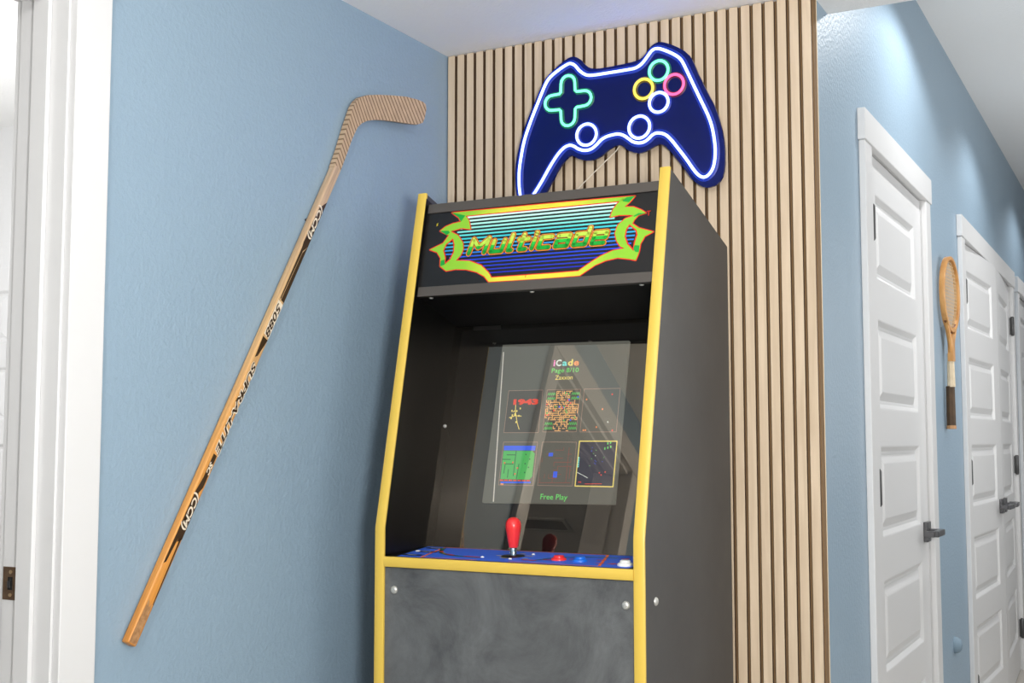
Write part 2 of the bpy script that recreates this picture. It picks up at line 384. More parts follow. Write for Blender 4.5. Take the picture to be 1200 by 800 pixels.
# ------------------------------------------------------------------ doors
def casing(root, xface, y0, y1, ztop, sgn=1, legw=0.088, th=0.018):
    # y0,y1: inner edges of the opening; face on plane x=xface towards +x*sgn
    x1 = xface + sgn * th; xh = xface + sgn * (th + 0.004)
    lo, hi = min(xface, x1), max(xface, x1); lh, hh = min(xface, xh), max(xface, xh)
    obj('casing', MB().box(lo, hi, y0 - legw, y0, 0, ztop), M_white, root, 0.002)
    obj('casing', MB().box(lo, hi, y1, y1 + legw, 0, ztop), M_white, root, 0.002)
    obj('head_casing', MB().box(lh, hh, y0 - legw - 0.012, y1 + legw + 0.012, ztop, ztop + 0.088), M_white, root, 0.002)
def door_leaf(root, hinge, wd, flip, ang, face_x=0.0, ht=2.03, detail=True):
    # local frame: hinge edge at origin, leaf runs along +y (flip=1) or -y (flip=-1), face towards +x
    lf = empty('door_leaf', hinge, ang, root)
    st = 0.128; fz = [(0.175, 0.445), (0.552, 0.812), (0.932, 1.192), (1.298, 1.558), (1.672, 1.925)]
    ya, yb_ = st, wd - st
    mb = MB()
    def bx(a, b, z0, z1):
        y = sorted((a * flip, b * flip)); mb.box(-0.035, 0, y[0], y[1], z0, z1)
    bx(0, st, 0.01, ht); bx(wd - st, wd, 0.01, ht)
    zs = [0.01] + [z for p in fz for z in p] + [ht]
    for i in range(0, len(zs), 2): bx(st, wd - st, zs[i], zs[i + 1])
    me = obj('slab', mb, M_white, None)
    # the slab is the leaf itself: swap the empty for the mesh
    me.name = 'door_leaf'; me.location = hinge; me.rotation_euler = (0, 0, ang); me.parent = root
    bpy.data.objects.remove(lf)
    me.name = 'door_leaf'
    pm = None
    for z0, z1 in fz:
        pb = MB()
        rings = [(0.0, 0.0), (0.004, -0.001), (0.016, -0.011), (0.021, -0.011), (0.026, -0.012), (0.048, -0.0035), (0.052, -0.0025)]
        vs = []
        for ins, dx in rings:
            for yy, zz in ((ya + ins, z0 + ins), (yb_ - ins, z0 + ins), (yb_ - ins, z1 - ins), (ya + ins, z1 - ins)): vs.append((dx, yy * flip, zz))
        fs = [(i * 4 + j, i * 4 + (j + 1) % 4, (i + 1) * 4 + (j + 1) % 4, (i + 1) * 4 + j) for i in range(len(rings) - 1) for j in range(4)]
        k = (len(rings) - 1) * 4; fs.append((k, k + 1, k + 2, k + 3))
        pb.add(vs, fs)
        obj('panel', pb, M_white, me)
    return me
def hinge(root, x, y, z, jamb=None):
    mb = MB().lathe([(0.006, -0.052), (0.0095, -0.046), (0.0095, 0.046), (0.006, 0.052)], (x, y, z), 'Z', 12)
    if jamb: mb.box(x - 0.03, x + 0.002, y - jamb * 0.003, y, z - 0.045, z + 0.045)
    obj('hinge', mb, M_hinge, root, smooth=True)
def lever(parent, y, z, d):
    # rosette on the leaf face (local x=0), lever pointing d along y
    h = obj('door_handle', MB().box(0, 0.014, y - 0.033, y + 0.033, z - 0.033, z + 0.033), M_gun, parent, 0.002)
    h2 = MB().tube([(0.010, y, z), (0.050, y, z)], 0.0105, 14)
    h2.box(0.042, 0.062, min(y - d * 0.012, y + d * 0.115), max(y - d * 0.012, y + d * 0.115), z - 0.010, z + 0.010)
    h2.box(0.016, 0.05, y + d * 0.115 - 0.006, y + d * 0.115 + 0.006, z - 0.010, z + 0.010)
    return h, h2
def hall_door(n, y0, y1, label, ajar=None):
    root = empty('door_%d' % n, (0, 0, 0)); struct(root, label)
    casing(root, XH, y0 + 0.02, y1 - 0.02, DT)
    jb = MB().box(XH - 0.11, XH, y0, y0 + 0.02, 0, DT + 0.02).box(XH - 0.11, XH, y1 - 0.02, y1, 0, DT + 0.02).box(XH - 0.11, XH, y0 + 0.02, y1 - 0.02, DT, DT + 0.02)
    obj('jamb', jb, M_white, root)
    return root
d2 = hall_door(2, *DA, 'white five-panel door nearest the oak slats')
lf = door_leaf(d2, (XH - 0.003, DA[0] + 0.022, 0), DA[1] - DA[0] - 0.046, 1, 0)
h, hb = lever(lf, DA[1] - DA[0] - 0.046 - 0.062, 0.905, -1)
h.data.materials.append(M_gun); hh = obj('lever', hb, M_gun, d2, 0.003)
hh.location = (XH - 0.003, DA[0] + 0.022, 0)
for z in (0.22, 1.078, 1.82): hinge(d2, XH + 0.012, DA[0] + 0.030, z)
d3 = hall_door(3, *DB, 'white double door farther down the hall with two gunmetal levers')
LW = (DB[1] - DB[0]) / 2 - 0.023; AJ = math.asin(0.036 / LW)
lf = door_leaf(d3, (XH - 0.003, DB[0] + 0.022, 0), LW, 1, -AJ)
h, hb = lever(lf, LW - 0.062, 0.905, -1); hh = obj('lever', hb, M_gun, d3, 0.003); hh.location = lf.location; hh.rotation_euler = lf.rotation_euler
lf = door_leaf(d3, (XH - 0.003, DB[1] - 0.022, 0), LW, -1, AJ)
h, hb = lever(lf, -(LW - 0.062), 0.905, 1); hh = obj('lever', hb, M_gun, d3, 0.003); hh.location = lf.location; hh.rotation_euler = lf.rotation_euler
for z in (0.22, 1.078, 1.82):
    hinge(d3, XH + 0.012, DB[0] + 0.030, z); hinge(d3, XH + 0.012, DB[1] - 0.024, z, 1)
d4 = hall_door(4, *DC, 'white door at the right edge of the picture, past the double door')
door_leaf(d4, (XH - 0.003, DC[0] + 0.022, 0), DC[1] - DC[0] - 0.046, 1, 0)

# doorway in the left wall
d1 = empty('door_1'); struct(d1, 'white cased doorway at the left edge of the picture')
casing(d1, XL, D0, D1 + 0.005, DT + 0.014, 1, 0.083, 0.018)
casing(d1, XJ, D0, D1 + 0.005, DT + 0.005, -1, 0.083, 0.018)
jb = MB().box(XJ, XL, D1, D1 + 0.018, 0, DT + 0.018).box(XJ, XL, D0 - 0.018, D0, 0, DT + 0.018).box(XJ, XL, D0, D1, DT, DT + 0.018)
obj('jamb', jb, M_white, d1, 0.0015)
sb = MB().box(XL - 0.082, XL - 0.043, D1 - 0.010, D1, 0, DT).box(XL - 0.082, XL - 0.043, D0, D0 + 0.010, 0, DT).box(XL - 0.082, XL - 0.043, D0 + 0.01, D1 - 0.01, DT - 0.010, DT)
obj('door_stop', sb, M_white, d1, 0.0015)
sx = XL - 0.106
sp_ = obj('strike_plate', MB().box(sx - 0.018, sx + 0.016, D1 - 0.0022, D1, 0.922, 0.981), M_bronze, d1, 0.0008)
tag(sp_, 'brown metal strike plate')
obj('latch_hole', MB().box(sx - 0.004, sx + 0.008, D1 - 0.0028, D1 - 0.002, 0.940, 0.963), M_hole, sp_)
obj('latch_lip', MB().box(sx - 0.004, sx + 0.003, D1 - 0.0045, D1 - 0.0022, 0.944, 0.956), M_gun, sp_, 0.0005)
for z in (0.931, 0.972): obj('screw', MB().lathe([(0.0035, -0.0006), (0.0035, 0.001)], (sx + 0.003, D1 - 0.003, z), 'Y', 14), M_screwb, sp_)
# side room door seen through the doorway
d5 = empty('door_5'); struct(d5, 'white panelled door standing in the side room, seen through the doorway')
lf = door_leaf(d5, (0, 0, 0), 0.81, 1, 0); lf.rotation_euler = (0, 0, -PI / 2); lf.location = (-5.52, 3.95, 0)
cr = empty('ceiling_vent', (-3.06, -1.41, 2.74)); tag(cr, 'white slotted ceiling vent in the side room, mirrored in the arcade screen', 'vent')
obj('vent_frame', MB().box(-0.20, 0.20, -0.09, -0.07, -0.012, 0).box(-0.20, 0.20, 0.07, 0.09, -0.012, 0).box(-0.20, -0.18, -0.07, 0.07, -0.012, 0).box(0.18, 0.20, -0.07, 0.07, -0.012, 0), M_white, cr)
for k in range(6): obj('louver', MB().box(-0.18, 0.18, -0.064 + k * 0.022, -0.046 + k * 0.022, -0.008, -0.002), plain('grey_louver', (150, 150, 150), 0.5) if k == 0 else bpy.data.materials['grey_louver'], cr)
struct(obj('baseboard_left', MB().box(XL, XL + 0.014, D1 + 0.09, YF, 0, 0.13), M_white, None, 0.002), 'white baseboard along the blue left wall')
struct(obj('baseboard_hall', MB().box(XH, XH + 0.014, DA[1] + 0.075, DB[0] - 0.075, 0, 0.13), M_white, None, 0.002), 'white baseboard between the white doors')

o = obj('wall_bumper', MB().lathe([(0.031, 0), (0.030, 0.008), (0.025, 0.018), (0.016, 0.025), (0.001, 0.028)], (XH, 4.80, 0.455), 'X', 20), M_blue2, None, smooth=True)
tag(o, 'small round blue bumper low on the hall wall between the white doors', 'wall bumper')

# ------------------------------------------------------------------ the arcade cabinet (local frame: x across the front, y to the back)
CAB = empty('arcade_cabinet', (-1.5623, 2.2712, 0), 0.0096)
tag(CAB, 'tall black upright arcade cabinet with yellow edge moulding standing against the oak slats', 'arcade machine')
W_ = 0.64; TH = 0.022
ZB_, ZT_, VT_ = 1.0156, 1.7987, 0.1717
SY, SZ = 0.21417, 0.9768
YBK, ZBK = 0.569, 1.6812
def slope_pt(off):                       # plane parallel to the leaning front, off metres behind it; p=(x, w)
    def f(p, t): return (p[0], p[1] * SY + (off - t) * SZ, ZB_ + p[1] * SZ - (off - t) * SY)
    return f
side = [(0, 0.0), (0, ZB_), (VT_, ZT_), (YBK, ZBK), (YBK, 0.0)]
for x0 in (0, W_ - TH):
    obj('side_panel', MB().prism(side, lambda p, t: (t, p[0], p[1]), x0, x0 + TH), M_side if x0 else [M_side, M_inner], CAB, 0.001, seg=1)
lp = [o for o in CAB.children if o.name.startswith('side_panel')][0]
# inner faces of both sides are darker and glossier
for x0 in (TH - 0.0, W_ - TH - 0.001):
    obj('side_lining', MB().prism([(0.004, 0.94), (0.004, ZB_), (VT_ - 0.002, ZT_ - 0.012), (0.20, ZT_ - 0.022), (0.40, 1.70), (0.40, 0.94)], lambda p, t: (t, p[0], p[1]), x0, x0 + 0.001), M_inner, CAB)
# yellow edge moulding (rounded strip along each front edge)
for x0 in (0, W_ - TH):
    mb = MB(); prof = [(-0.0008, 0.004), (-0.0008, -0.0012), (0.002, -0.0026), (TH / 2, -0.0032), (TH - 0.002, -0.0026), (TH + 0.0008, -0.0012), (TH + 0.0008, 0.004)]
    path = [((0, 0.0), (0, -1)), ((0, ZB_ - 0.012), (0, -1)), ((0.0006, ZB_ + 0.0), (0.05, -1)), ((0.0036, ZB_ + 0.014), (0.2, -1)), ((VT_, ZT_ + 0.001), (0.2, -1))]
    vs = []
    for k, ((y, z), _) in enumerate(path):
        ny, nz = ((1, 0) if k < 2 else ((0.994, -0.11) if k == 2 else (SZ, -SY)))
        for px, d in prof: vs.append((x0 + px, y + d * ny, z + d * nz))
    n = len(prof)
    fs = [(k * n + j, k * n + (j + 1) % n, (k + 1) * n + (j + 1) % n, (k + 1) * n + j) for k in range(len(path) - 1) for j in range(n)]
    fs += [tuple(range(n)), tuple((len(path) - 1) * n + j for j in range(n))]
    mb.add(vs, fs); obj('edge_moulding', mb, M_yellow, CAB, smooth=True)
obj('front_panel', MB().box(TH, W_ - TH, 0.005, 0.023, 0.10, 0.9285), M_front, CAB)
obj('kick_plate', MB().box(TH, W_ - TH, 0.05, 0.068, 0.0, 0.10), M_black, CAB)
obj('back_panel', MB().box(TH, W_ - TH, YBK - 0.018, YBK, 0.02, ZBK - 0.03), M_black, CAB)
dome = [(0.0088, 0), (0.0086, -0.0016), (0.0070, -0.0036), (0.0042, -0.0050), (0.0005, -0.0055)]
for x, z in ((0.047, 0.880), (0.598, 0.880)): obj('carriage_bolt', MB().lathe(dome, (x, 0.005, z), 'Y', 18), M_bolt, CAB, smooth=True)
obj('carriage_bolt', MB().lathe([(r_, -h_) for r_, h_ in dome], (W_, 0.060, 0.884), 'X', 18), M_bolt, CAB, smooth=True)
obj('carriage_bolt', MB().lathe([(r_ * 0.55, h_ * 0.8) for r_, h_ in dome], (0.031, 0.170 + 0.078, 1.243), 'Y', 14), M_bolt, CAB, smooth=True)
# control panel: board, yellow front strip, printed overlay
zc = 0.9525; YC = 0.182
ZR = 0.0085 / 0.18                        # the panel rises slightly to the back
cpt = lambda p, t: (p[0], p[1], zc + p[1] * ZR + t)
cp = obj('control_panel', MB().prism([(TH, 0.0), (W_ - TH, 0.0), (W_ - TH, YC), (TH, YC)], cpt, -0.02, 0.0), M_black, CAB)
bar = MB(); prof = [(0.002, -0.0225), (-0.0012, -0.0222), (-0.0032, -0.018), (-0.0038, -0.011), (-0.0032, -0.004), (-0.0012, -0.0003), (0.002, 0.0002)]
vs = [(x, p[0], zc + p[1]) for x in (TH + 0.001, W_ - TH - 0.001) for p in prof]; n = len(prof)
bar.add(vs, [(j, (j + 1) % n, (j + 1) % n + n, j + n) for j in range(n)] + [tuple(range(n)), tuple(range(n, 2 * n))])
tag(obj('front_moulding', bar, M_yellow, CAB, smooth=True), None)
M_pblue = plain('blue_panel_print', (58, 108, 230), 0.55); M_porange = plain('orange_panel_print', (252, 124, 60), 0.5)
M_pred = plain('red_panel_print', (214, 50, 36), 0.4); M_pgreen = plain('dark_green_panel_print', (24, 96, 84), 0.4)
M_pwhite = plain('white_print', (232, 230, 226), 0.4); M_pyellow = plain('yellow_panel_print', (232, 206, 50), 0.4); M_pblack = plain('black_print', (16, 16, 18), 0.35)
art = MB()
art.flat([(0.052, 0.006), (0.625 - TH, 0.006), (0.625 - TH, YC - 0.008), (0.030, YC - 0.008)], cpt, 0.0004, 0)
art.stroke([(0.112, 0.012), (0.080, 0.165)], 0.006, cpt, 0.0007, 1); art.stroke([(0.535, 0.016), (0.490, 0.168)], 0.006, cpt, 0.0007, 1)
art.stroke([(0.080, 0.168), (0.490, 0.170)], 0.004, cpt, 0.0008, 1); art.stroke([(0.112, 0.010), (0.250, 0.012)], 0.004, cpt, 0.0008, 1); art.stroke([(0.33, 0.012), (0.535, 0.014)], 0.004, cpt, 0.0008, 1)
swirl = [(0.085, 0.155), (0.098, 0.120), (0.120, 0.085), (0.15, 0.062), (0.19, 0.050), (0.235, 0.048)]
art.stroke(swirl, 0.010, cpt, 0.0009, 3); art.stroke([(x + 0.29, 0.17 - y * 0.75) for x, y in swirl][::-1], 0.009, cpt, 0.0009, 3)
for a, b_ in (((0.105, 0.108), (0.118, 0.092)), ((0.145, 0.068), (0.165, 0.060)), ((0.20, 0.053), (0.235, 0.050)), ((0.345, 0.045), (0.375, 0.043)), ((0.39, 0.060), (0.41, 0.064)), ((0.44, 0.085), (0.455, 0.09)), ((0.50, 0.09), (0.515, 0.095))):
    art.stroke([a, b_], 0.008, cpt, 0.0011, 2)
for a, b_ in (((0.262, 0.085), (0.272, 0.085)), ((0.285, 0.058), (0.30, 0.058)), ((0.325, 0.10), (0.34, 0.10)), ((0.30, 0.125), (0.31, 0.125)), ((0.128, 0.08), (0.134, 0.077)), ((0.34, 0.06), (0.348, 0.06))):
    art.stroke([a, b_], 0.005, cpt, 0.0011, 5)
for cx, cy in ((0.075, 0.036), (0.078, 0.092), (0.066, 0.150)):
    art.stroke([(cx - 0.018, cy), (cx + 0.018, cy)], 0.017, cpt, 0.0008, 6)
    art.stroke([(cx - 0.012, cy), (cx + 0.008, cy)], 0.004, cpt, 0.0011, 4)
art.stroke([(0.094, 0.088), (0.098, 0.088)], 0.008, cpt, 0.0012, 2)
for cx in (0.520, 0.545, 0.560): art.flat([(cx - 0.010, 0.050), (cx + 0.010, 0.044), (cx + 0.008, 0.062)], cpt, 0.0009, 2)
art.flat([(0.535, 0.125), (0.555, 0.118), (0.555, 0.135)], cpt, 0.0009, 2)
flatobj('panel_print', art, [M_pblue, M_porange, M_pred, M_pgreen, M_pwhite, M_pyellow, M_pblack], cp)
# joystick
jx, jy = 0.2985, 0.092
js = obj('joystick', MB().lathe([(0.029, 0.0), (0.029, 0.002), (0.024, 0.005), (0.010, 0.006)], (jx, jy, zc + 0.0015), 'Z', 28), M_washer, CAB, smooth=True)
obj('shaft', MB().lathe([(0.0072, 0.005), (0.0072, 0.022), (0.0055, 0.024), (0.0055, 0.03)], (jx, jy, zc + 0.001), 'Z', 14), M_chrome, js, smooth=True)
tag(obj('bat_top', MB().lathe([(0.0068, 0.022), (0.0095, 0.0225), (0.0105, 0.026), (0.0145, 0.050), (0.0170, 0.064), (0.0172, 0.072), (0.0155, 0.079), (0.0115, 0.0845), (0.006, 0.0872), (0.001, 0.088)], (jx, jy, zc + 0.001), 'Z', 24), M_red, js, smooth=True), 'red bat-shaped grip')
btn = [(0.0165, 0.0), (0.0168, 0.003), (0.0150, 0.0062), (0.0125, 0.0072), (0.0115, 0.0072), (0.0113, 0.0105), (0.0095, 0.012), (0.001, 0.0118)]
for x, y, m_, lb in ((0.418, 0.072, M_red, 'red push button'), (0.469, 0.068, M_bluep, 'blue push button'), (0.583, 0.040, M_whitep, 'white push button'), (0.602, 0.105, M_whitep, 'white push button'), (0.052, 0.094, M_whitep, None)):
    k = 1.0 if lb else 0.45
    tag(obj('push_button', MB().lathe([(r_ * k, h_ * k) for r_, h_ in btn], (x, y, zc + 0.0015), 'Z', 24), m_, CAB, smooth=True), lb or 'small white push button')
for x, y in ((0.247, 0.045), (0.274, 0.128), (0.334, 0.118), (0.318, 0.040)): obj('panel_screw', MB().lathe([(0.0040, 0), (0.0034, 0.002), (0.001, 0.003)], (x, y, zc + 0.0014 + y * ZR), 'Z', 10), M_whitep, cp)

# monitor: bezel board, glowing screen, smoked acrylic in front
GA, GB = Vector((0.1796, 0.9644)), Vector((0.3128, 1.4883)); gd = (GB - GA).normalized(); GY, GZ = gd.x, gd.y; GL = (GB - GA).length
def gpt(off):
    def f(p, t): return (p[0], GA.x + p[1] * GY + (off - t) * GZ, GA.y + p[1] * GZ - (off - t) * GY)
    return f
f0 = gpt(0.0)
obj('smoked_screen_cover', MB().prism([(TH - 0.004, -0.008), (W_ - TH + 0.004, -0.008), (W_ - TH + 0.004, GL), (TH - 0.004, GL)], lambda p, t: gpt((p[0] - 0.3) * 0.025)(p, t), -0.003, 0.0), M_glass, CAB)
obj('bezel_board', MB().prism([(TH + 0.0015, -0.008), (W_ - TH - 0.0015, -0.008), (W_ - TH - 0.0015, GL), (TH + 0.0015, GL)], gpt(0.03), -0.006, 0.0), M_bezel, CAB)
def em(name, col, k=1.0):
    m, nt, b = new_mat(name); c = lin(col)
    b.inputs['Base Color'].default_value = (0.01, 0.01, 0.01, 1); b.inputs['Roughness'].default_value = 0.5
    b.inputs['Specular IOR Level'].default_value = 0.2
    b.inputs['Emission Color'].default_value = c; b.inputs['Emission Strength'].default_value = k * 2.6; return m
E_bg = em('screen_backlit_black', (92, 92, 84), 0.85); E_edge = em('screen_lit_edge', (190, 186, 176)); E_dark = em('screen_dark_cell', (70, 68, 62))
E_line = em('screen_cell_outline', (150, 124, 110)); E_red = em('screen_red', (226, 70, 50)); E_yel = em('screen_yellow', (228, 208, 112)); E_grn = em('screen_green', (72, 170, 84))
E_lgrn = em('screen_text_green', (100, 206, 100)); E_blu = em('screen_blue', (54, 92, 222)); E_orn = em('screen_maze_tan', (226, 172, 110)); E_wht = em('screen_white', (220, 230, 220))
E_pnk = em('screen_pink', (236, 130, 190)); E_cyn = em('screen_cyan', (120, 220, 210)); E_orr = em('screen_orange', (240, 150, 90)); E_dgr = em('screen_dark_green', (30, 92, 50)); E_drd = em('screen_dark_red', (150, 66, 56)); E_nvy = em('screen_navy_cell', (46, 48, 62))
mp_ = gpt(0.02)
mon = obj('monitor', MB().prism([(0.146, 0.108), (0.4808, 0.112), (0.4804, 0.4945), (0.1493, 0.4965)], mp_, -0.012, 0.0), E_bg, CAB)
ma = MB()
ma.flat([(0.1745, 0.110), (0.1775, 0.110), (0.1558, 0.478), (0.1532, 0.478)], mp_, 0.0004, 0)
flatobj('lit_edge', ma, E_edge, mon)
def cell(x0, x1, y0, y1, fill=None, frame=E_line, fw_=0.0012):
    mb = MB(); mats = [frame]
    if fill: mats.append(fill); mb.flat([(x0, y0), (x1, y0), (x1, y1), (x0, y1)], mp_, 0.0004, 1)
    mb.stroke([(x0, y0), (x1, y0), (x1, y1), (x0, y1)], fw_, mp_, 0.0008, 0, True); return mb, mats
def rect(mb, x, y, a, b_, mi, t=0.0012): mb.flat([(x - a, y - b_), (x + a, y - b_), (x + a, y + b_), (x - a, y + b_)], mp_, t, mi)
R = random.Random(11)
# 1: a title and a yellow scribble
mb, mt = cell(0.182, 0.273, 0.276, 0.3792, E_dark); mt += [E_yel]
mb.stroke([(0.2046, 0.349), (0.2073, 0.3173), (0.1921, 0.3124)], 0.0018, mp_, 0.001, 2); mb.stroke([(0.2073, 0.3173), (0.2236, 0.316)], 0.0018, mp_, 0.001, 2)
mb.stroke([(0.2005, 0.3268), (0.2056, 0.3299), (0.2150, 0.2990), (0.2217, 0.2841)], 0.0018, mp_, 0.001, 2)
for k in range(9): rect(mb, 0.205 + R.uniform(-0.010, 0.014), 0.318 + R.uniform(-0.018, 0.018), 0.0016, 0.0022, 2)
flatobj('game_thumbnail', mb, mt, mon)
# 2: tan maze with green corners
mb, mt = cell(0.2845, 0.3705, 0.2775, 0.3792, E_dark); mt += [E_orn, E_grn, E_red, E_blu]
x0, x1, y0, y1 = 0.2865, 0.3685, 0.2800, 0.3750
g = (x1 - x0) / 17
for i in range(18):
    for j in range(19):
        px, py = x0 + i * g, y0 + j * (y1 - y0) / 18
        if (i < 5 or i > 12) and (j < 5 or j > 13): continue
        if R.random() < 0.62 and i < 17: mb.stroke([(px, py), (px + g, py)], 0.0021, mp_, 0.0010, 2)
        if R.random() < 0.52 and j < 18: mb.stroke([(px, py), (px, py + (y1 - y0) / 18)], 0.0021, mp_, 0.0010, 2)
for cx in (x0 + 0.010, x1 - 0.010):
    for cy in (y0 + 0.006, y0 + 0.017, y1 - 0.006, y1 - 0.017):
        for k in range(4): mb.stroke([(cx - 0.009 + k * 0.005, cy - 0.003), (cx - 0.0065 + k * 0.005, cy + 0.003), (cx - 0.004 + k * 0.005, cy - 0.003)], 0.0018, mp_, 0.0012, 3)
for k in range(22): rect(mb, R.uniform(x0, x1), R.uniform(y0 + 0.02, y1 - 0.004), 0.0018, 0.0020, R.choice((4, 4, 4, 3, 5)), 0.0014)
flatobj('game_thumbnail', mb, mt, mon)
# 3: sparse dots
mb, mt = cell(0.380, 0.470, 0.277, 0.3795); mt += [E_red, E_wht, E_orr]
for k, (x, y) in enumerate([(0.4517, 0.3655), (0.3887, 0.3543), (0.431, 0.3305), (0.4473, 0.3001), (0.42, 0.2882), (0.46, 0.2802), (0.3932, 0.281), (0.388, 0.281)]): rect(mb, x, y, 0.0016, 0.0018, (1, 3, 3, 2, 3, 1, 3, 3)[k])
flatobj('game_thumbnail', mb, mt, mon)
# 4: green garden with dark tracks and blue bars
mb, mt = cell(0.1845, 0.274, 0.1500, 0.2530); mt += [E_grn, E_blu, E_dgr, E_red, E_bg]
mb.flat([(0.1880, 0.2330), (0.2700, 0.2330), (0.2705, 0.2440), (0.1870, 0.2440)], mp_, 0.001, 2)
mb.flat([(0.1880, 0.1640), (0.2640, 0.1640), (0.2700, 0.1720), (0.2700, 0.2250), (0.2640, 0.2318), (0.1870, 0.2318)], mp_, 0.001, 1)
mb.flat([(0.1890, 0.1540), (0.2680, 0.1555), (0.2680, 0.1590), (0.1890, 0.1580)], mp_, 0.001, 2)
for q in ([(0.1875, 0.2110), (0.2080, 0.2110)], [(0.1980, 0.2220), (0.2210, 0.2220)], [(0.2210, 0.2310), (0.2210, 0.1720)], [(0.1950, 0.1780), (0.1960, 0.2000), (0.2170, 0.2000)], [(0.2060, 0.1680), (0.2060, 0.1870)], [(0.2300, 0.1660), (0.2320, 0.2000)]): mb.stroke(q, 0.0020, mp_, 0.0013, 3)
for x, y in [(0.1942, 0.2023), (0.2158, 0.2037), (0.2296, 0.1904), (0.2247, 0.1763)]: rect(mb, x, y, 0.0018, 0.0018, 4, 0.0015)
for x, y in [(0.2477, 0.223), (0.2591, 0.2121), (0.2484, 0.201), (0.2581, 0.1926), (0.2497, 0.1803)]: rect(mb, x, y, 0.0014, 0.0016, 3, 0.0015)
for k in range(7): rect(mb, 0.1915 + k * 0.0116, 0.1612, 0.0042, 0.0014, 4, 0.0015)
flatobj('game_thumbnail', mb, mt, mon)
# 5: red street grid with two blue blocks
mb, mt = cell(0.2865, 0.374, 0.1507, 0.2530); mt += [E_drd, E_blu]
for k in range(26):
    x = 0.291 + R.randrange(8) * 0.0105; y = 0.158 + R.randrange(9) * 0.0095
    mb.stroke([(x, y), (min(x + R.choice((0.0105, 0.021)), 0.368), y)] if k % 2 else [(x, y), (x, min(y + R.choice((0.0095, 0.019)), 0.240))], 0.0009, mp_, 0.001, 1)
mb.stroke([(0.289, 0.157), (0.368, 0.158)], 0.0009, mp_, 0.001, 1); mb.stroke([(0.357, 0.158), (0.357, 0.240)], 0.0009, mp_, 0.001, 1)
rect(mb, 0.312, 0.2234, 0.0055, 0.0042, 2); rect(mb, 0.3285, 0.1766, 0.0050, 0.0072, 2)
flatobj('game_thumbnail', mb, mt, mon)
# 6: selected cell with a yellow frame
mb, mt = cell(0.3812, 0.474, 0.1508, 0.2552, E_nvy, E_yel, 0.0026); mt += [E_cyn, E_red, E_lgrn, E_wht, E_blu]
mb.stroke([(0.384, 0.182), (0.398, 0.176), (0.410, 0.170)], 0.0012, mp_, 0.0012, 5)
for k in range(5): rect(mb, 0.384, 0.196 + k * 0.005, 0.0016, 0.0020, 2)
for x, y in ((0.446, 0.238), (0.453, 0.240), (0.460, 0.242), (0.452, 0.250), (0.459, 0.252)): rect(mb, x, y, 0.0014, 0.0026, 4)
for x, y in ((0.438, 0.182), (0.443, 0.177), (0.452, 0.184), (0.390, 0.160), (0.394, 0.160)): rect(mb, x, y, 0.0014, 0.0014, 3)
mb.stroke([(0.405, 0.156), (0.446, 0.157)], 0.0012, mp_, 0.0012, 3)
for k in range(14): rect(mb, R.uniform(0.39, 0.47), R.uniform(0.19, 0.245), 0.0008, 0.0008, R.choice((6, 6, 4, 5)))
flatobj('game_thumbnail', mb, mt, mon)
mpo = lambda x, y: mp_((x, y), 0.0012)
mx_, my_ = (1, 0, 0), (0, GY, GZ)
xx = 0.2935
for ch, mt_, wdt in (('i', E_pnk, 0.0046), ('C', E_wht, 0.0155), ('a', E_cyn, 0.0135), ('d', E_yel, 0.0140), ('e', E_orr, 0.0140)):
    text_mesh('screen_lettering', ch, 0.0215, mt_, mon, mpo(xx + wdt / 2, 0.4445), mx_, my_, 0.0006, 0, wdt * 0.92); xx += wdt + 0.0012
text_mesh('screen_lettering', 'Page 8/10', 0.0155, E_lgrn, mon, mpo(0.3255, 0.4262), mx_, my_, 0.0001, 0, 0.0700)
text_mesh('screen_lettering', 'Zaxxon', 0.0155, E_yel, mon, mpo(0.3250, 0.4084), mx_, my_, 0.0001, 0, 0.0455)
text_mesh('screen_lettering', '1943', 0.0175, E_red, mon, mpo(0.2290, 0.3500), mx_, my_, 0.0010, 0, 0.0660)
text_mesh('screen_lettering', 'Free Play', 0.0180, E_lgrn, mon, mpo(0.3305, 0.1240), mx_, my_, 0.0001, 0, 0.0680)
text_mesh('screen_lettering', '00', 0.0050, E_orr, mon, mpo(0.1935, 0.1515), mx_, my_, 0.0004, 0, 0.0080)

# marquee: underside, lit-sign panel with printed art, two metal retainers, top board
sp0 = slope_pt(0.0)
und = [(0.128, 1.549), (0.318, 1.4885), (0.330, 1.506), (0.140, 1.566)]
obj('marquee_underside', MB().prism(und, lambda p, t: (t, p[0], p[1]), TH + 0.001, W_ - TH - 0.001), M_black, CAB)
mq = obj('marquee', MB().prism([(TH + 0.001, 0.545), (W_ - TH - 0.001, 0.545), (W_ - TH - 0.001, 0.776), (TH + 0.001, 0.776)], slope_pt(0.012), -0.012, 0.0), plain('black_marquee_print', (22, 20, 20), 0.3), CAB)
for a, b_ in ((0.5437, 0.5670), (0.7535, 0.7765)):
    t_ = obj('marquee_retainer', MB().prism([(TH + 0.005, a), (W_ - TH - 0.002, a), (W_ - TH - 0.002, b_), (TH + 0.005, b_)], slope_pt(0.0115), 0.0, 0.0035), M_trim, CAB, 0.0008)
top = [(0.178, 1.7715), (0.186, 1.7735), (YBK - 0.001, 1.657), (YBK - 0.001, 1.640), (0.19, 1.750)]
obj('top_board', MB().prism(top, lambda p, t: (t, p[0], p[1]), TH + 0.001, W_ - TH - 0.001), plain('brown_top_board', (74, 52, 34), 0.7), CAB)
for x in (0.052, 0.318, 0.582): obj('marquee_screw', MB().lathe([(0.0058, 0.0008), (0.0050, -0.0016), (0.0028, -0.0028), (0.0005, -0.003)], (x, 0.146, 1.5432), 'Z', 14), M_bolt, CAB, smooth=True)
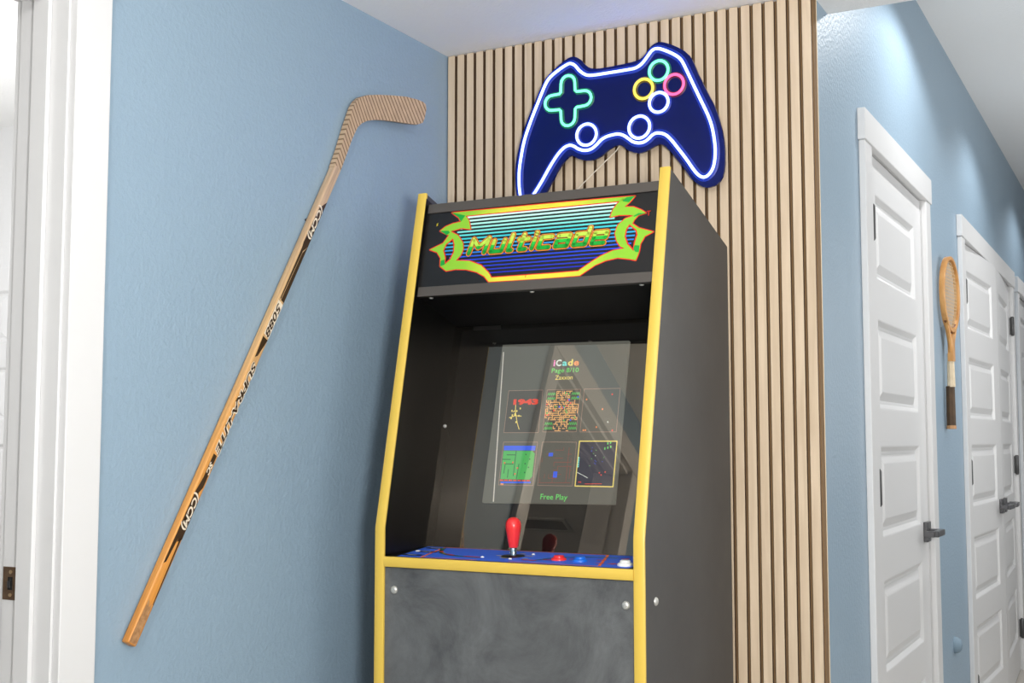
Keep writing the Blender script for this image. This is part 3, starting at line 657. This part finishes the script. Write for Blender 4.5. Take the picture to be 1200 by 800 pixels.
# printed art
A_lime = new_mat('lime_marquee_print'); m, nt, b = A_lime; A_lime = m
tc = nt.nodes.new('ShaderNodeTexCoord'); spx = nt.nodes.new('ShaderNodeSeparateXYZ'); nt.links.new(tc.outputs['Object'], spx.inputs[0])
rr = ramp(nt, spx.outputs['X'], [(0.14, lin((140, 200, 48))), (0.24, lin((226, 220, 62))), (0.40, lin((226, 220, 62))), (0.52, lin((140, 200, 48)))])
nt.links.new(rr.outputs[0], b.inputs['Base Color']); b.inputs['Roughness'].default_value = 0.3
A_red = plain('red_marquee_print', (232, 44, 30), 0.3); A_dgreen = plain('deep_green_marquee_print', (16, 160, 52), 0.3)
A_gold = plain('gold_outline_print', (236, 148, 44), 0.3); A_maroon = plain('maroon_outline_print', (110, 30, 22), 0.3); A_blk = mq.data.materials[0]
m, nt, b = new_mat('stripe_marquee_print'); A_str = m
tc = nt.nodes.new('ShaderNodeTexCoord'); spx = nt.nodes.new('ShaderNodeSeparateXYZ'); nt.links.new(tc.outputs['Object'], spx.inputs[0])
mr = nt.nodes.new('ShaderNodeMapRange'); mr.inputs['From Min'].default_value = ZB_ + 0.59 * SZ; mr.inputs['From Max'].default_value = ZB_ + 0.74 * SZ; nt.links.new(spx.outputs['Z'], mr.inputs['Value'])
rr = ramp(nt, mr.outputs[0], [(0.0, lin((28, 40, 190))), (0.28, lin((30, 70, 214))), (0.45, lin((40, 160, 216))), (0.62, lin((60, 206, 206))), (0.85, lin((176, 240, 224))), (1.0, lin((228, 250, 240)))])
nt.links.new(rr.outputs[0], b.inputs['Base Color']); b.inputs['Roughness'].default_value = 0.3
m, nt, b = new_mat('two_tone_lettering_print'); A_let = m
tc = nt.nodes.new('ShaderNodeTexCoord'); spx = nt.nodes.new('ShaderNodeSeparateXYZ'); nt.links.new(tc.outputs['Object'], spx.inputs[0])
mr = nt.nodes.new('ShaderNodeMapRange'); mr.inputs['From Min'].default_value = ZB_ + 0.640 * SZ; mr.inputs['From Max'].default_value = ZB_ + 0.680 * SZ; nt.links.new(spx.outputs['Z'], mr.inputs['Value'])
rr = ramp(nt, mr.outputs[0], [(0.0, lin((14, 160, 46))), (0.42, lin((34, 196, 60))), (0.44, lin((176, 222, 66))), (1.0, lin((222, 234, 96)))])
nt.links.new(rr.outputs[0], b.inputs['Base Color']); b.inputs['Roughness'].default_value = 0.3
LA1 = [(0.0927, 0.7507), (0.1308, 0.7396), (0.1416, 0.7273), (0.1494, 0.7041), (0.1245, 0.7092), (0.1007, 0.7048), (0.0898, 0.7009), (0.0656, 0.7067), (0.0787, 0.7162), (0.0984, 0.7228), (0.1204, 0.7254), (0.1129, 0.7367)]
LB = [(0.0656, 0.7067), (0.0904, 0.7053), (0.1166, 0.6918), (0.1326, 0.6711), (0.1354, 0.656), (0.1312, 0.6414), (0.1181, 0.6276), (0.1, 0.6233), (0.0902, 0.6147), (0.0776, 0.6174), (0.0761, 0.6381), (0.0646, 0.6532), (0.0437, 0.6611), (0.0781, 0.6747), (0.0919, 0.6939)]
LBh = [(0.1036, 0.6828), (0.088, 0.6709), (0.0826, 0.6563), (0.0901, 0.637), (0.0899, 0.6229), (0.1028, 0.6331), (0.1098, 0.6505), (0.1086, 0.6693)]
LC = [(0.0776, 0.6174), (0.0891, 0.6229), (0.1147, 0.6286), (0.1553, 0.6249), (0.1886, 0.6115), (0.2106, 0.5918), (0.2191, 0.5797), (0.3582, 0.5797), (0.3594, 0.5690), (0.2133, 0.5699), (0.1998, 0.5845), (0.1787, 0.5961), (0.1499, 0.6043), (0.1216, 0.607), (0.0957, 0.6043)]
LT = [(0.0927, 0.7507), (0.3406, 0.7497), (0.3422, 0.7390), (0.1309, 0.7395), (0.1125, 0.7397)]
RA1 = [(0.5586, 0.7472), (0.5298, 0.7455), (0.5177, 0.7328), (0.5081, 0.7195), (0.5031, 0.7023), (0.5242, 0.7053), (0.549, 0.7034), (0.5634, 0.6993), (0.5873, 0.7041), (0.5763, 0.7121), (0.5564, 0.7217), (0.5351, 0.7237), (0.5467, 0.7332)]
RB = [(0.5873, 0.7041), (0.5702, 0.7011), (0.5612, 0.6914), (0.5566, 0.6824), (0.5732, 0.6705), (0.6072, 0.659), (0.5886, 0.6502), (0.5795, 0.6337), (0.5776, 0.6142), (0.5664, 0.6157), (0.5448, 0.6253), (0.5331, 0.6311), (0.5232, 0.6451), (0.5178, 0.663), (0.5233, 0.6818), (0.5391, 0.6955), (0.5632, 0.7017)]
RBh = [(0.5509, 0.6794), (0.5667, 0.6659), (0.5699, 0.6552), (0.5653, 0.6382), (0.5643, 0.6204), (0.5499, 0.636), (0.5425, 0.654), (0.5447, 0.6695)]
RC = [(0.5447, 0.626), (0.5169, 0.623), (0.4894, 0.6128), (0.4622, 0.5974), (0.4368, 0.5805), (0.3581, 0.5797), (0.3591, 0.5690), (0.4413, 0.5699), (0.4567, 0.5797), (0.477, 0.5922), (0.5011, 0.6009), (0.5289, 0.6054), (0.5572, 0.6003), (0.5714, 0.5965), (0.5776, 0.6142), (0.5643, 0.62)]
RT = [(0.5586, 0.7472), (0.3406, 0.7497), (0.3422, 0.7390), (0.5181, 0.7385), (0.5356, 0.7389)]
TIPS = [[(0.0927, 0.7507), (0.1307, 0.7403), (0.1204, 0.7254), (0.1129, 0.7367)], [(0.0656, 0.7067), (0.0892, 0.7054), (0.0939, 0.7005), (0.0857, 0.6944)], [(0.0776, 0.6174), (0.0771, 0.6305), (0.0885, 0.6334), (0.0899, 0.6203)],
        [(0.5586, 0.7472), (0.5386, 0.7457), (0.5293, 0.7377), (0.5449, 0.7337)], [(0.5873, 0.7041), (0.5702, 0.7011), (0.5607, 0.6978), (0.5581, 0.6998), (0.5698, 0.7057)], [(0.5776, 0.6142), (0.5778, 0.6297), (0.5659, 0.6313), (0.5641, 0.6228), (0.5699, 0.6155)]]
STR = [(0.1335, 0.5209), (0.1385, 0.5156), (0.1415, 0.5108), (0.12, 0.508), (0.1136, 0.5137), (0.1112, 0.533), (0.1058, 0.5472), (0.0909, 0.5579), (0.0816, 0.5665), (0.0852, 0.565), (0.0888, 0.5635), (0.1002, 0.5581), (0.1142, 0.5514), (0.1334, 0.5138), (0.1637, 0.491), (0.1963, 0.4737), (0.2113, 0.4606)]
mqp = slope_pt(0.012)
mb = MB()
for i, (xa, xb) in enumerate(STR):
    wv_ = 0.7350 - i * 0.00893; hh = 0.0024 - i * 0.00006
    mb.flat([(xa, wv_ - hh), (xb, wv_ - hh), (xb, wv_ + hh), (xa, wv_ + hh)], mqp, 0.0003, 0)
flatobj('striped_background', mb, A_str, mq)
mb = MB()
for P in (LT, LC, RT, RC, LA1, RA1, LB, RB): mb.stroke(P, 0.0046, mqp, 0.0005, 1, True)
for P in (LT, LC, RT, RC, LA1, RA1): mb.flat(P, mqp, 0.0007, 0)
for P, Hh in ((LB, LBh), (RB, RBh)):
    polys = [[Vector((p[0], p[1], 0)) for p in P], [Vector((p[0], p[1], 0)) for p in Hh]]
    al = P + Hh; tris = tessellate_polygon(polys)
    mb.add([mqp(p, 0.0008) for p in al], tris, 0); mb.stroke(Hh, 0.0030, mqp, 0.0009, 1, True)
for P in TIPS: mb.flat(P, mqp, 0.0010, 2)
flatobj('flame_ribbon', mb, [A_lime, A_red, A_dgreen], mq)
# lettering drawn with a broad pen
G = {'M': (1.05, [[(0, 0), (0, 1.12), (.52, .42), (1.05, 1.12), (1.05, 0)]]), 'u': (.72, [[(0, .86), (0, 0), (.72, 0), (.72, .86)]]), 'l': (.22, [[(0, 1.22), (0, 0), (.22, 0)]]),
     't': (.50, [[(.12, 1.16), (.12, 0), (.5, 0)], [(-.1, .80), (.5, .80)]]), 'i': (.0, [[(0, .80), (0, 0)], [(0, 1.14), (0, 1.22)]]), 'c': (.66, [[(.66, .82), (0, .82), (0, 0), (.66, 0)]]),
     'a': (.72, [[(.0, .82), (.72, .82), (.72, 0), (0, 0), (0, .44), (.72, .44)]]), 'd': (.72, [[(.72, 1.24), (.72, 0), (0, 0), (0, .82), (.72, .82)]]), 'e': (.72, [[(.02, .42), (.72, .42), (.72, .82), (0, .82), (0, 0), (.72, 0)]])}
strokes = []; x = 0.0
for ch in 'Multicade':
    wd_, ps = G[ch]
    strokes += [[(x + px, py) for px, py in s_] for s_ in ps]; x += wd_ + 0.43
tw = x - 0.43
sc_x, sc_y = (0.5030 - 0.1520) / (tw + 0.28), 0.0305
bx0, by0 = 0.1520, 0.6430
def L2(p): return (bx0 + p[0] * sc_x + p[1] * sc_y * 0.30, by0 + p[1] * sc_y)
mb = MB()
for wd_, t, mi in ((0.0164, 0.0012, 2), (0.0152, 0.0014, 1), (0.0112, 0.0016, 2), (0.0088, 0.0018, 0)):
    for s_ in strokes: mb.stroke([L2(p) for p in s_], wd_, mqp, t, mi)
flatobj('title_lettering', mb, [A_let, A_gold, A_maroon, A_blk], mq)
for pts_, wd_, m_ in (([(0.0580, 0.7265), (0.0545, 0.7245), (0.0575, 0.7225), (0.0545, 0.7205)], 0.0016, M_pyellow), ([(0.5937, 0.7080), (0.5900, 0.7080), (0.5975, 0.7080), (0.5937, 0.7080), (0.5937, 0.6980)], 0.0016, A_red), ([(0.3080, 0.5810), (0.3070, 0.5750)], 0.0018, A_red)):
    mb = MB(); mb.stroke(pts_, wd_, mqp, 0.0012, 0); flatobj('small_mark', mb, m_, mq)

# ------------------------------------------------------------------ neon game-controller sign
SIGN = empty('neon_sign', (-1.22, 2.838, 2.02))
tag(SIGN, 'glowing blue neon sign shaped like a game controller on the oak slat wall', 'neon sign')
SO = Vector((-1.22, 2.838, 2.02))
BOARD = [(-1.5115, 1.9297), (-1.507, 1.964), (-1.4986, 1.998), (-1.4876, 2.0316), (-1.4727, 2.0676), (-1.4502, 2.1141), (-1.4278, 2.1575), (-1.4087, 2.178), (-1.3803, 2.1999), (-1.3552, 2.2135), (-1.3365, 2.2164), (-1.3179, 2.2062), (-1.3026, 2.1885), (-1.2861, 2.1775), (-1.263, 2.1735), (-1.2208, 2.1741), (-1.1732, 2.1766), (-1.1496, 2.1809), (-1.1349, 2.1915), (-1.1201, 2.2088), (-1.1055, 2.2165), (-1.0899, 2.2168), (-1.0625, 2.2053), (-1.0286, 2.1836), (-1.0092, 2.1587), (-0.9929, 2.1182), (-0.9739, 2.0776), (-0.9524, 2.0315), (-0.9393, 1.9922), (-0.9306, 1.9484), (-0.9278, 1.9108), (-0.9301, 1.8685), (-0.9413, 1.8431), (-0.9578, 1.833), (-0.9771, 1.8306), (-0.9963, 1.8406), (-1.0156, 1.8586), (-1.0376, 1.8906), (-1.0598, 1.9201), (-1.0795, 1.9441), (-1.0966, 1.9543), (-1.1168, 1.9484), (-1.1371, 1.9397), (-1.1575, 1.9376), (-1.1809, 1.9458), (-1.1955, 1.9586), (-1.2073, 1.9644), (-1.2222, 1.9633), (-1.2402, 1.9542), (-1.2583, 1.9422), (-1.2795, 1.9344), (-1.3008, 1.9345), (-1.3252, 1.9423), (-1.3437, 1.9528), (-1.3623, 1.9424), (-1.3842, 1.9163), (-1.4094, 1.876), (-1.4315, 1.841), (-1.4505, 1.8227), (-1.4729, 1.8132), (-1.4921, 1.8236), (-1.505, 1.8537), (-1.5108, 1.889)]
TUBE = [(-1.4966, 1.9281), (-1.4914, 1.9623), (-1.4811, 2.0076), (-1.4631, 2.0548), (-1.4406, 2.1041), (-1.4183, 2.1504), (-1.4024, 2.1702), (-1.374, 2.1875), (-1.3533, 2.1965), (-1.3428, 2.1973), (-1.3304, 2.1897), (-1.3181, 2.1747), (-1.3009, 2.1614), (-1.2814, 2.1569), (-1.2329, 2.1567), (-1.1852, 2.1571), (-1.1586, 2.1588), (-1.1409, 2.1685), (-1.1262, 2.1846), (-1.1144, 2.1973), (-1.1016, 2.2003), (-1.0855, 2.1951), (-1.057, 2.1791), (-1.0373, 2.1619), (-1.0235, 2.1346), (-1.0071, 2.0974), (-0.9881, 2.0551), (-0.9692, 2.0132), (-0.9586, 1.9812), (-0.9525, 1.9456), (-0.9507, 1.9133), (-0.9555, 1.8818), (-0.9657, 1.8642), (-0.9795, 1.8565), (-0.9933, 1.8622), (-1.007, 1.8782), (-1.0262, 1.9072), (-1.0483, 1.9379), (-1.0679, 1.9635), (-1.0832, 1.9768), (-1.102, 1.9824), (-1.1153, 1.979), (-1.127, 1.9694), (-1.1398, 1.9632), (-1.1544, 1.9627), (-1.169, 1.9677), (-1.1806, 1.9768), (-1.1953, 1.9875), (-1.2101, 1.9926), (-1.228, 1.9919), (-1.243, 1.9892), (-1.2569, 1.983), (-1.2702, 1.9716), (-1.2854, 1.9621), (-1.3037, 1.9602), (-1.3221, 1.9663), (-1.3362, 1.9758), (-1.3498, 1.9791), (-1.3653, 1.9735), (-1.3841, 1.9562), (-1.4061, 1.9271), (-1.4283, 1.8934), (-1.4505, 1.8629), (-1.4684, 1.8416), (-1.4805, 1.8369), (-1.4902, 1.8465), (-1.496, 1.8759), (-1.4973, 1.8992)]
def smooth_loop(P, sub=3):
    n = len(P); o = []
    for i in range(n):
        p0, p1, p2, p3 = (Vector(P[(i + k) % n]) for k in (-1, 0, 1, 2))
        for k in range(sub):
            t = k / sub
            o.append(0.5 * ((2 * p1) + (p2 - p0) * t + (2 * p0 - 5 * p1 + 4 * p2 - p3) * t * t + (3 * p1 - p0 - 3 * p2 + p3) * t ** 3))
    return o
loc2 = lambda p, y: (p[0] - SO.x, y, p[1] - SO.z)
obj('backboard', MB().prism([tuple(p) for p in smooth_loop(BOARD, 2)], lambda p, t: loc2(p, t), 0.0, 0.008), M_board, SIGN)
TY = -0.0045; TR = 0.0036
tag(obj('outline_tube', MB().tube([loc2(p, TY) for p in smooth_loop(TUBE, 3)], TR, 8, True), M_neon_blue, SIGN, smooth=True), 'white-blue neon outline tube')
def halo_ribbon(pts2, hw2, m_):  # glowing ribbon added under a tube to imitate its halo
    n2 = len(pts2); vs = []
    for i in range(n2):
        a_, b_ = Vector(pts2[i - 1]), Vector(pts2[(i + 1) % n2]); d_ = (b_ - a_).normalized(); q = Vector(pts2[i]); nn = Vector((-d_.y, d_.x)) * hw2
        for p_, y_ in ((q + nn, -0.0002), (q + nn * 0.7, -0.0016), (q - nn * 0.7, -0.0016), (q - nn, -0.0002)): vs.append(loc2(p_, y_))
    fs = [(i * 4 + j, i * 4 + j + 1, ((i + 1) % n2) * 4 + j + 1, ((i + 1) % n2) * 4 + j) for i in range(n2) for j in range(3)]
    return obj('tube_halo', MB().add(vs, fs), m_, SIGN, smooth=True)
halo_ribbon(smooth_loop(TUBE, 3), 0.0105, M_halo_blue)
cx, cz = -1.3518, 2.0990; ax, az, hw, cr = 0.0672, 0.0672, 0.0200, 0.0195
cross = []
for q in range(4):
    a = q * PI / 2
    pts = [(hw * 1.05, hw * 1.25), (hw * 1.0, ax - cr)] + [(hw * math.cos(t), (ax - cr) + cr * math.sin(t)) for t in [PI * k / 8 for k in range(1, 8)]] + [(-hw, ax - cr), (-hw * 1.05, hw * 1.25)]
    for px, pz in pts: cross.append((cx + px * math.cos(a) - pz * math.sin(a), cz + px * math.sin(a) + pz * math.cos(a)))
halo_ribbon(cross, 0.0080, M_halo_green)
tag(obj('cross_pad_tube', MB().tube([loc2(p, TY) for p in cross], TR, 8, True), M_neon_green, SIGN, smooth=True), 'green cross-shaped neon tube')
for (rx, rz), rad, m_, lb in (((-1.097, 2.1424), 0.0253, M_neon_green, 'green neon ring'), ((-1.1386, 2.101), 0.0253, M_neon_yellow, 'yellow neon ring'), ((-1.0562, 2.101), 0.0253, M_neon_pink, 'pink neon ring'), ((-1.0978, 2.0605), 0.0253, M_neon_blue, 'blue-white neon ring'), ((-1.2986, 2.0015), 0.0280, M_neon_blue, 'blue-white neon ring'), ((-1.1511, 2.0032), 0.0285, M_neon_blue, 'blue-white neon ring')):
    tag(obj('ring_tube', MB().tube([loc2((rx + rad * math.cos(2 * PI * k / 36), rz + rad * math.sin(2 * PI * k / 36)), TY) for k in range(36)], TR, 8, True), m_, SIGN, smooth=True), lb)
    halo_ribbon([(rx + rad * math.cos(2 * PI * k / 36), rz + rad * math.sin(2 * PI * k / 36)) for k in range(36)], 0.0075, {M_neon_green: M_halo_green, M_neon_yellow: M_halo_yellow, M_neon_pink: M_halo_pink}.get(m_, M_halo_blue))
for x, z in ((-1.34, 2.19), (-1.09, 2.19), (-0.965, 1.86), (-1.475, 1.85)):
    obj('standoff', MB().lathe([(0.006, 0.008), (0.006, 0.0305)], (x - SO.x, 0, z - SO.z), 'Y', 12), M_gun, SIGN)
pc = [Vector((-1.205, 2.850, 1.975)), Vector((-1.222, 2.852, 1.955)), Vector((-1.262, 2.853, 1.924)), Vector((-1.302, 2.855, 1.893)), Vector((-1.342, 2.856, 1.860)), Vector((-1.372, 2.857, 1.80)), Vector((-1.385, 2.858, 1.70))]
o = obj('power_cord', MB().tube(pc, 0.0016, 6), M_cord, smooth=True); tag(o, 'thin ivory power cord running from the neon sign down behind the cabinet', 'cord')

# ------------------------------------------------------------------ hockey stick on the left wall
SB, ST = Vector((0, 1.7084, 0.8268)), Vector((0, 2.3320, 1.8530))
ax_ = (ST - SB).normalized(); pn = Vector((0, ax_.z, -ax_.y))        # pn: in the wall plane, to the lower right
STK = empty('hockey_stick', (XL + 0.0005, SB.y, SB.z)); tag(STK, 'worn wooden hockey stick with a woven blade hung diagonally on the blue wall', 'hockey stick')
Ls = (ST - SB).length; hw_, x_in, x_out = 0.0122, 0.003, 0.0215
rot = Matrix((Vector((1, 0, 0)), pn, ax_)).transposed()              # local x out of the wall, y across, z along the shaft
mb = MB(); mb.box(x_in, x_out, -hw_, hw_, 0.0, Ls + 0.01)
shaft = obj('shaft', mb, M_stick, STK, 0.0032, True, 3); shaft.rotation_euler = rot.to_euler()
sf = lambda p, t: (x_out + t, p[1], p[0])                            # p = (along from butt, across)
def along(y, z): return (Vector((0, y, z)) - SB).dot(ax_)
a1, a2 = along(2.2704, 1.7588), along(2.2238, 1.6751); n1, n2 = along(2.1293, 1.5152), along(2.073, 1.4384)
s1, s2 = along(2.0434, 1.3826), along(1.926, 1.1838); c1_, c2_ = along(1.9087, 1.1701), along(1.8943, 1.1461); b1, b2 = along(1.8733, 1.1055), along(1.8392, 1.0327)
H_ = hw_ - 0.0018
mb = MB(); mb.flat([(a1 + 0.020, H_), (a1 - 0.01, -H_ * 0.5), (a2 - 0.02, -H_ * 0.8), (a2 - 0.035, -H_ * 0.6), (n1 + 0.006, -H_ * 0.55), (n1 + 0.006, -H_ * 0.25), (a2 - 0.04, 0.001), (a2 - 0.02, H_)], sf, 0.0003,0); flatobj('printed_band', mb, M_stickdark, shaft)
mb = MB(); mb.flat([(a2 - 0.02, H_), (a2 - 0.045, 0.002), (n1 + 0.004, -0.001), (n1 + 0.004, H_)], sf, 0.0003,0); flatobj('printed_band', mb, M_stickdark, shaft)
mb = MB(); mb.flat([(n2 - 0.004, -H_ * 0.7), (n2 - 0.004, H_), (s1 + 0.012, H_ * 0.1), (s1 + 0.005, -H_ * 0.5)], sf, 0.0003,0); flatobj('printed_band', mb, M_stickdark, shaft)
mb = MB(); mb.flat([(n1, -H_ * 0.8), (n1 - 0.002, H_), (n2, H_), (n2 + 0.003, -H_ * 0.8)], sf, 0.0003,0); flatobj('printed_band', mb, M_stickwhite, shaft)
mb = MB(); mb.flat([(s2 - 0.004, -H_ * 0.3), (s2 - 0.004, H_ * 0.7), (c2_ - 0.03, H_ * 0.7), (b1 - 0.004, 0.0), (b2 - 0.020, 0.0), (b2 - 0.075, -H_ * 0.5), (b2 - 0.080, -H_), (b2, -H_ * 0.9), (b1, -H_ * 0.8), (c2_ - 0.01, -H_ * 0.3)], sf, 0.0003,0); flatobj('printed_band', mb, M_stickdark, shaft)
mb = MB(); mb.flat([(b1 + 0.004, 0), (b1 - 0.02, H_), (b2 - 0.02, H_), (b2 - 0.03, 0)], sf, 0.0003,0); flatobj('printed_band', mb, M_stickdark, shaft)
mb = MB(); mb.flat([(b2 - 0.02, H_ * 0.4), (b2 - 0.02, H_ * 0.8), (b2 - 0.16, H_ * 0.9), (b2 - 0.16, H_ * 0.7)], sf, 0.0003,0); flatobj('printed_band', mb, M_stickdark, shaft)
def stick_text(body, p1, p2, size, mat, off, across=0.001, dark=None):
    text_mesh('shaft_lettering', body, size, mat, shaft, (x_out + 0.0006, across, (p1 + p2) / 2), (0, 0, -1), (0, 1, 0), off, 0.25, abs(p1 - p2))
stick_text('(CCM)', a1, a2, 0.020, M_stickwhite, 0.0006, 0.0005)
stick_text('5088', n1 - 0.004, n2 + 0.004, 0.020, M_stickdark, 0.0005, 0.0005)
stick_text('SUPRA-LITE', s1, s2, 0.0195, M_stickwhite, 0.0018, 0.0025)
text_mesh('shaft_lettering', 'SUPRA-LITE', 0.0185, M_stickdark, shaft, (x_out + 0.0008, 0.0025, (s1 + s2) / 2), (0, 0, -1), (0, 1, 0), 0.0004, 0.25, abs(s1 - s2) * 0.985)
stick_text('SC', c1_, c2_, 0.013, M_stickwhite, 0.0005, 0.002)
stick_text('(CCM)', b1, b2, 0.020, M_stickwhite, 0.0006, 0.0005)
mb = MB(); mb.flat([(0.002, -H_), (0.002, H_ * 0.9), (0.03, H_ * 0.7), (0.07, H_ * 0.75), (0.085, H_ * 0.45), (0.076, H_ * 0.1), (0.085, -H_ * 0.2), (0.09, -H_ * 0.75), (0.05, -H_ * 0.9)], sf, 0.0002, 0)
flatobj('worn_butt', mb, M_stickworn, shaft)
BL = [(2.3953, 2.0247, .02), (2.4071, 2.0409, .02), (2.4231, 2.0546, .02), (2.4558, 2.0685, .02), (2.499, 2.0802, .022), (2.5519, 2.0912, .0272), (2.607, 2.1008, .0351), (2.6468, 2.1029, .0422), (2.6718, 2.1015, .0472), (2.6819, 2.0965, .0493), (2.6838, 2.0839, .0497), (2.6777, 2.0593, .0483), (2.6707, 2.0449, .0468), (2.6512, 2.0362, .0429), (2.6189, 2.0315, .0369), (2.5751, 2.0272, .0301), (2.5305, 2.0212, .0247), (2.4924, 2.0144, .0215), (2.4569, 2.0037, .02), (2.4324, 1.9914, .02), (2.4144, 1.9764, .02), (2.3929, 1.9428, .02), (2.3605, 1.8800, .02), (2.3425, 1.8475, .0205), (2.3215, 1.8600, .0205), (2.3465, 1.9110, .02), (2.3690, 1.9640, .02)]
tris = tessellate_polygon([[Vector((p[0], p[1], 0)) for p in BL]])
# finer surface: cut the outline into vertical slices through a bmesh
bm = bmesh.new()
def boff(y): return 0.020 + 0.030 * max(0.0, (y - 2.44) / 0.245) ** 1.6
fv = [bm.verts.new((0, p[0] - SB.y, p[1] - SB.z)) for p in BL]
for t in tris: bm.faces.new([fv[i] for i in t])
for y in [2.36 + 0.02 * k for k in range(17)]:
    bmesh.ops.bisect_plane(bm, geom=bm.verts[:] + bm.edges[:] + bm.faces[:], plane_co=(0, y - SB.y, 0), plane_no=(0, 1, 0))
bmesh.ops.recalc_face_normals(bm, faces=bm.faces)
for v in bm.verts: v.co.x = boff(v.co.y + SB.y)
if sum(f.normal.x for f in bm.faces) < 0: bmesh.ops.reverse_faces(bm, faces=bm.faces)
ret = bmesh.ops.extrude_face_region(bm, geom=bm.faces[:])
for v in [g_ for g_ in ret['geom'] if isinstance(g_, bmesh.types.BMVert)]:
    yy = v.co.y + SB.y; v.co.x -= (0.008 if yy > 2.45 else 0.008 + 0.008 * min(1, (2.45 - yy) / 0.08))
bmesh.ops.recalc_face_normals(bm, faces=bm.faces)
me = bpy.data.meshes.new('blade'); bm.to_mesh(me); bm.free(); me.materials.append(M_blade)
bo = bpy.data.objects.new('blade', me); C.objects.link(bo); bo.parent = STK; tag(bo, 'blade wrapped in dark-threaded weave')
for y, z in ((1.86, 1.07), (2.24, 1.72)): obj('wall_peg', MB().lathe([(0.003, 0.0), (0.003, 0.0035)], (0, y - SB.y, z - SB.z), 'X', 10), M_gun, STK)

# ------------------------------------------------------------------ wooden tennis racket in the hall
RK = empty('tennis_racket', (XH + 0.0285, 4.735, 1.58), math.radians(-6)); tag(RK, 'old wooden tennis racket hung on the hallway wall between two white doors', 'racket')
RO = Vector((0, 0, 1.58)); hz = 1.752; ra, rb = 0.112, 0.139
def ring(ra_, rb_, n=48): return [(ra_ * math.cos(2 * PI * k / n), hz - RO.z + rb_ * math.sin(2 * PI * k / n) * (1.0 if math.sin(2 * PI * k / n) > 0 else 1.04)) for k in range(n)]
o1, i1 = ring(ra, rb), ring(ra - 0.0125, rb - 0.0125); n = 48; mb = MB()
vs = [(x_, p[0], p[1]) for x_ in (-0.010, 0.010) for rg in (o1, i1) for p in rg]
fs = []
for k in range(n):
    k2 = (k + 1) % n
    fs += [(k, k2, n + k2, n + k), (2 * n + k, 2 * n + k2, 3 * n + k2, 3 * n + k), (k, k2, 2 * n + k2, 2 * n + k), (n + k, n + k2, 3 * n + k2, 3 * n + k)]
mb.add(vs, fs); obj('head_frame', mb, M_racket, RK, 0.0018, True)
mb = MB()
for k in range(15):
    y = -0.091 + k * 0.013; zz = (rb - 0.010) * math.sqrt(max(0, 1 - (y / (ra - 0.010)) ** 2)); mb.box(-0.0008, 0.0008, y - 0.0012, y + 0.0012, hz - RO.z - zz, hz - RO.z + zz)
for k in range(19):
    z = -0.117 + k * 0.013; yy = (ra - 0.010) * math.sqrt(max(0, 1 - (z / (rb - 0.008)) ** 2)); mb.box(-0.0014, 0.0002, -yy, yy, hz - RO.z + z - 0.0012, hz - RO.z + z + 0.0012)
tag(obj('strings', mb, M_string, RK), None, kind='stuff')
mb = MB()
for s_ in (-1, 1):
    mb.tube([(0, s_ * 0.070, 1.655 - RO.z), (0, s_ * 0.045, 1.615 - RO.z), (0, s_ * 0.020, 1.575 - RO.z), (0, s_ * 0.010, 1.535 - RO.z)], 0.009, 8)
mb.box(-0.009, 0.009, -0.0165, 0.0165, 1.50 - RO.z, 1.60 - RO.z)
obj('throat', mb, M_racket, RK, smooth=True)
obj('throat_inlay', MB().tube([(0, 0.074, 1.65 - RO.z), (0, 0.03, 1.618 - RO.z), (0, 0, 1.611 - RO.z), (0, -0.03, 1.618 - RO.z), (0, -0.074, 1.65 - RO.z)], 0.0075, 8), M_racket2, RK, smooth=True)
def octa(h0, h1, a, b_, xoff=0.0): return MB().lathe([(a, h0), (b_, h1)], (xoff, 0, -RO.z), 'Z', 8)
lean = empty  # the handle leans back to the wall
hd = obj('handle', octa(1.405, 1.53, 0.0150, 0.0125, -0.004), M_tape, RK); hd['label'] = 'off-white wrapped handle'
gp = obj('grip', octa(1.262, 1.408, 0.0172, 0.0162, -0.008), M_grip, RK, 0.001, seg=1); gp['label'] = 'brown leather grip'
obj('butt_cap', octa(1.250, 1.263, 0.0185, 0.0180, -0.008), M_cap, RK, 0.001, seg=1)
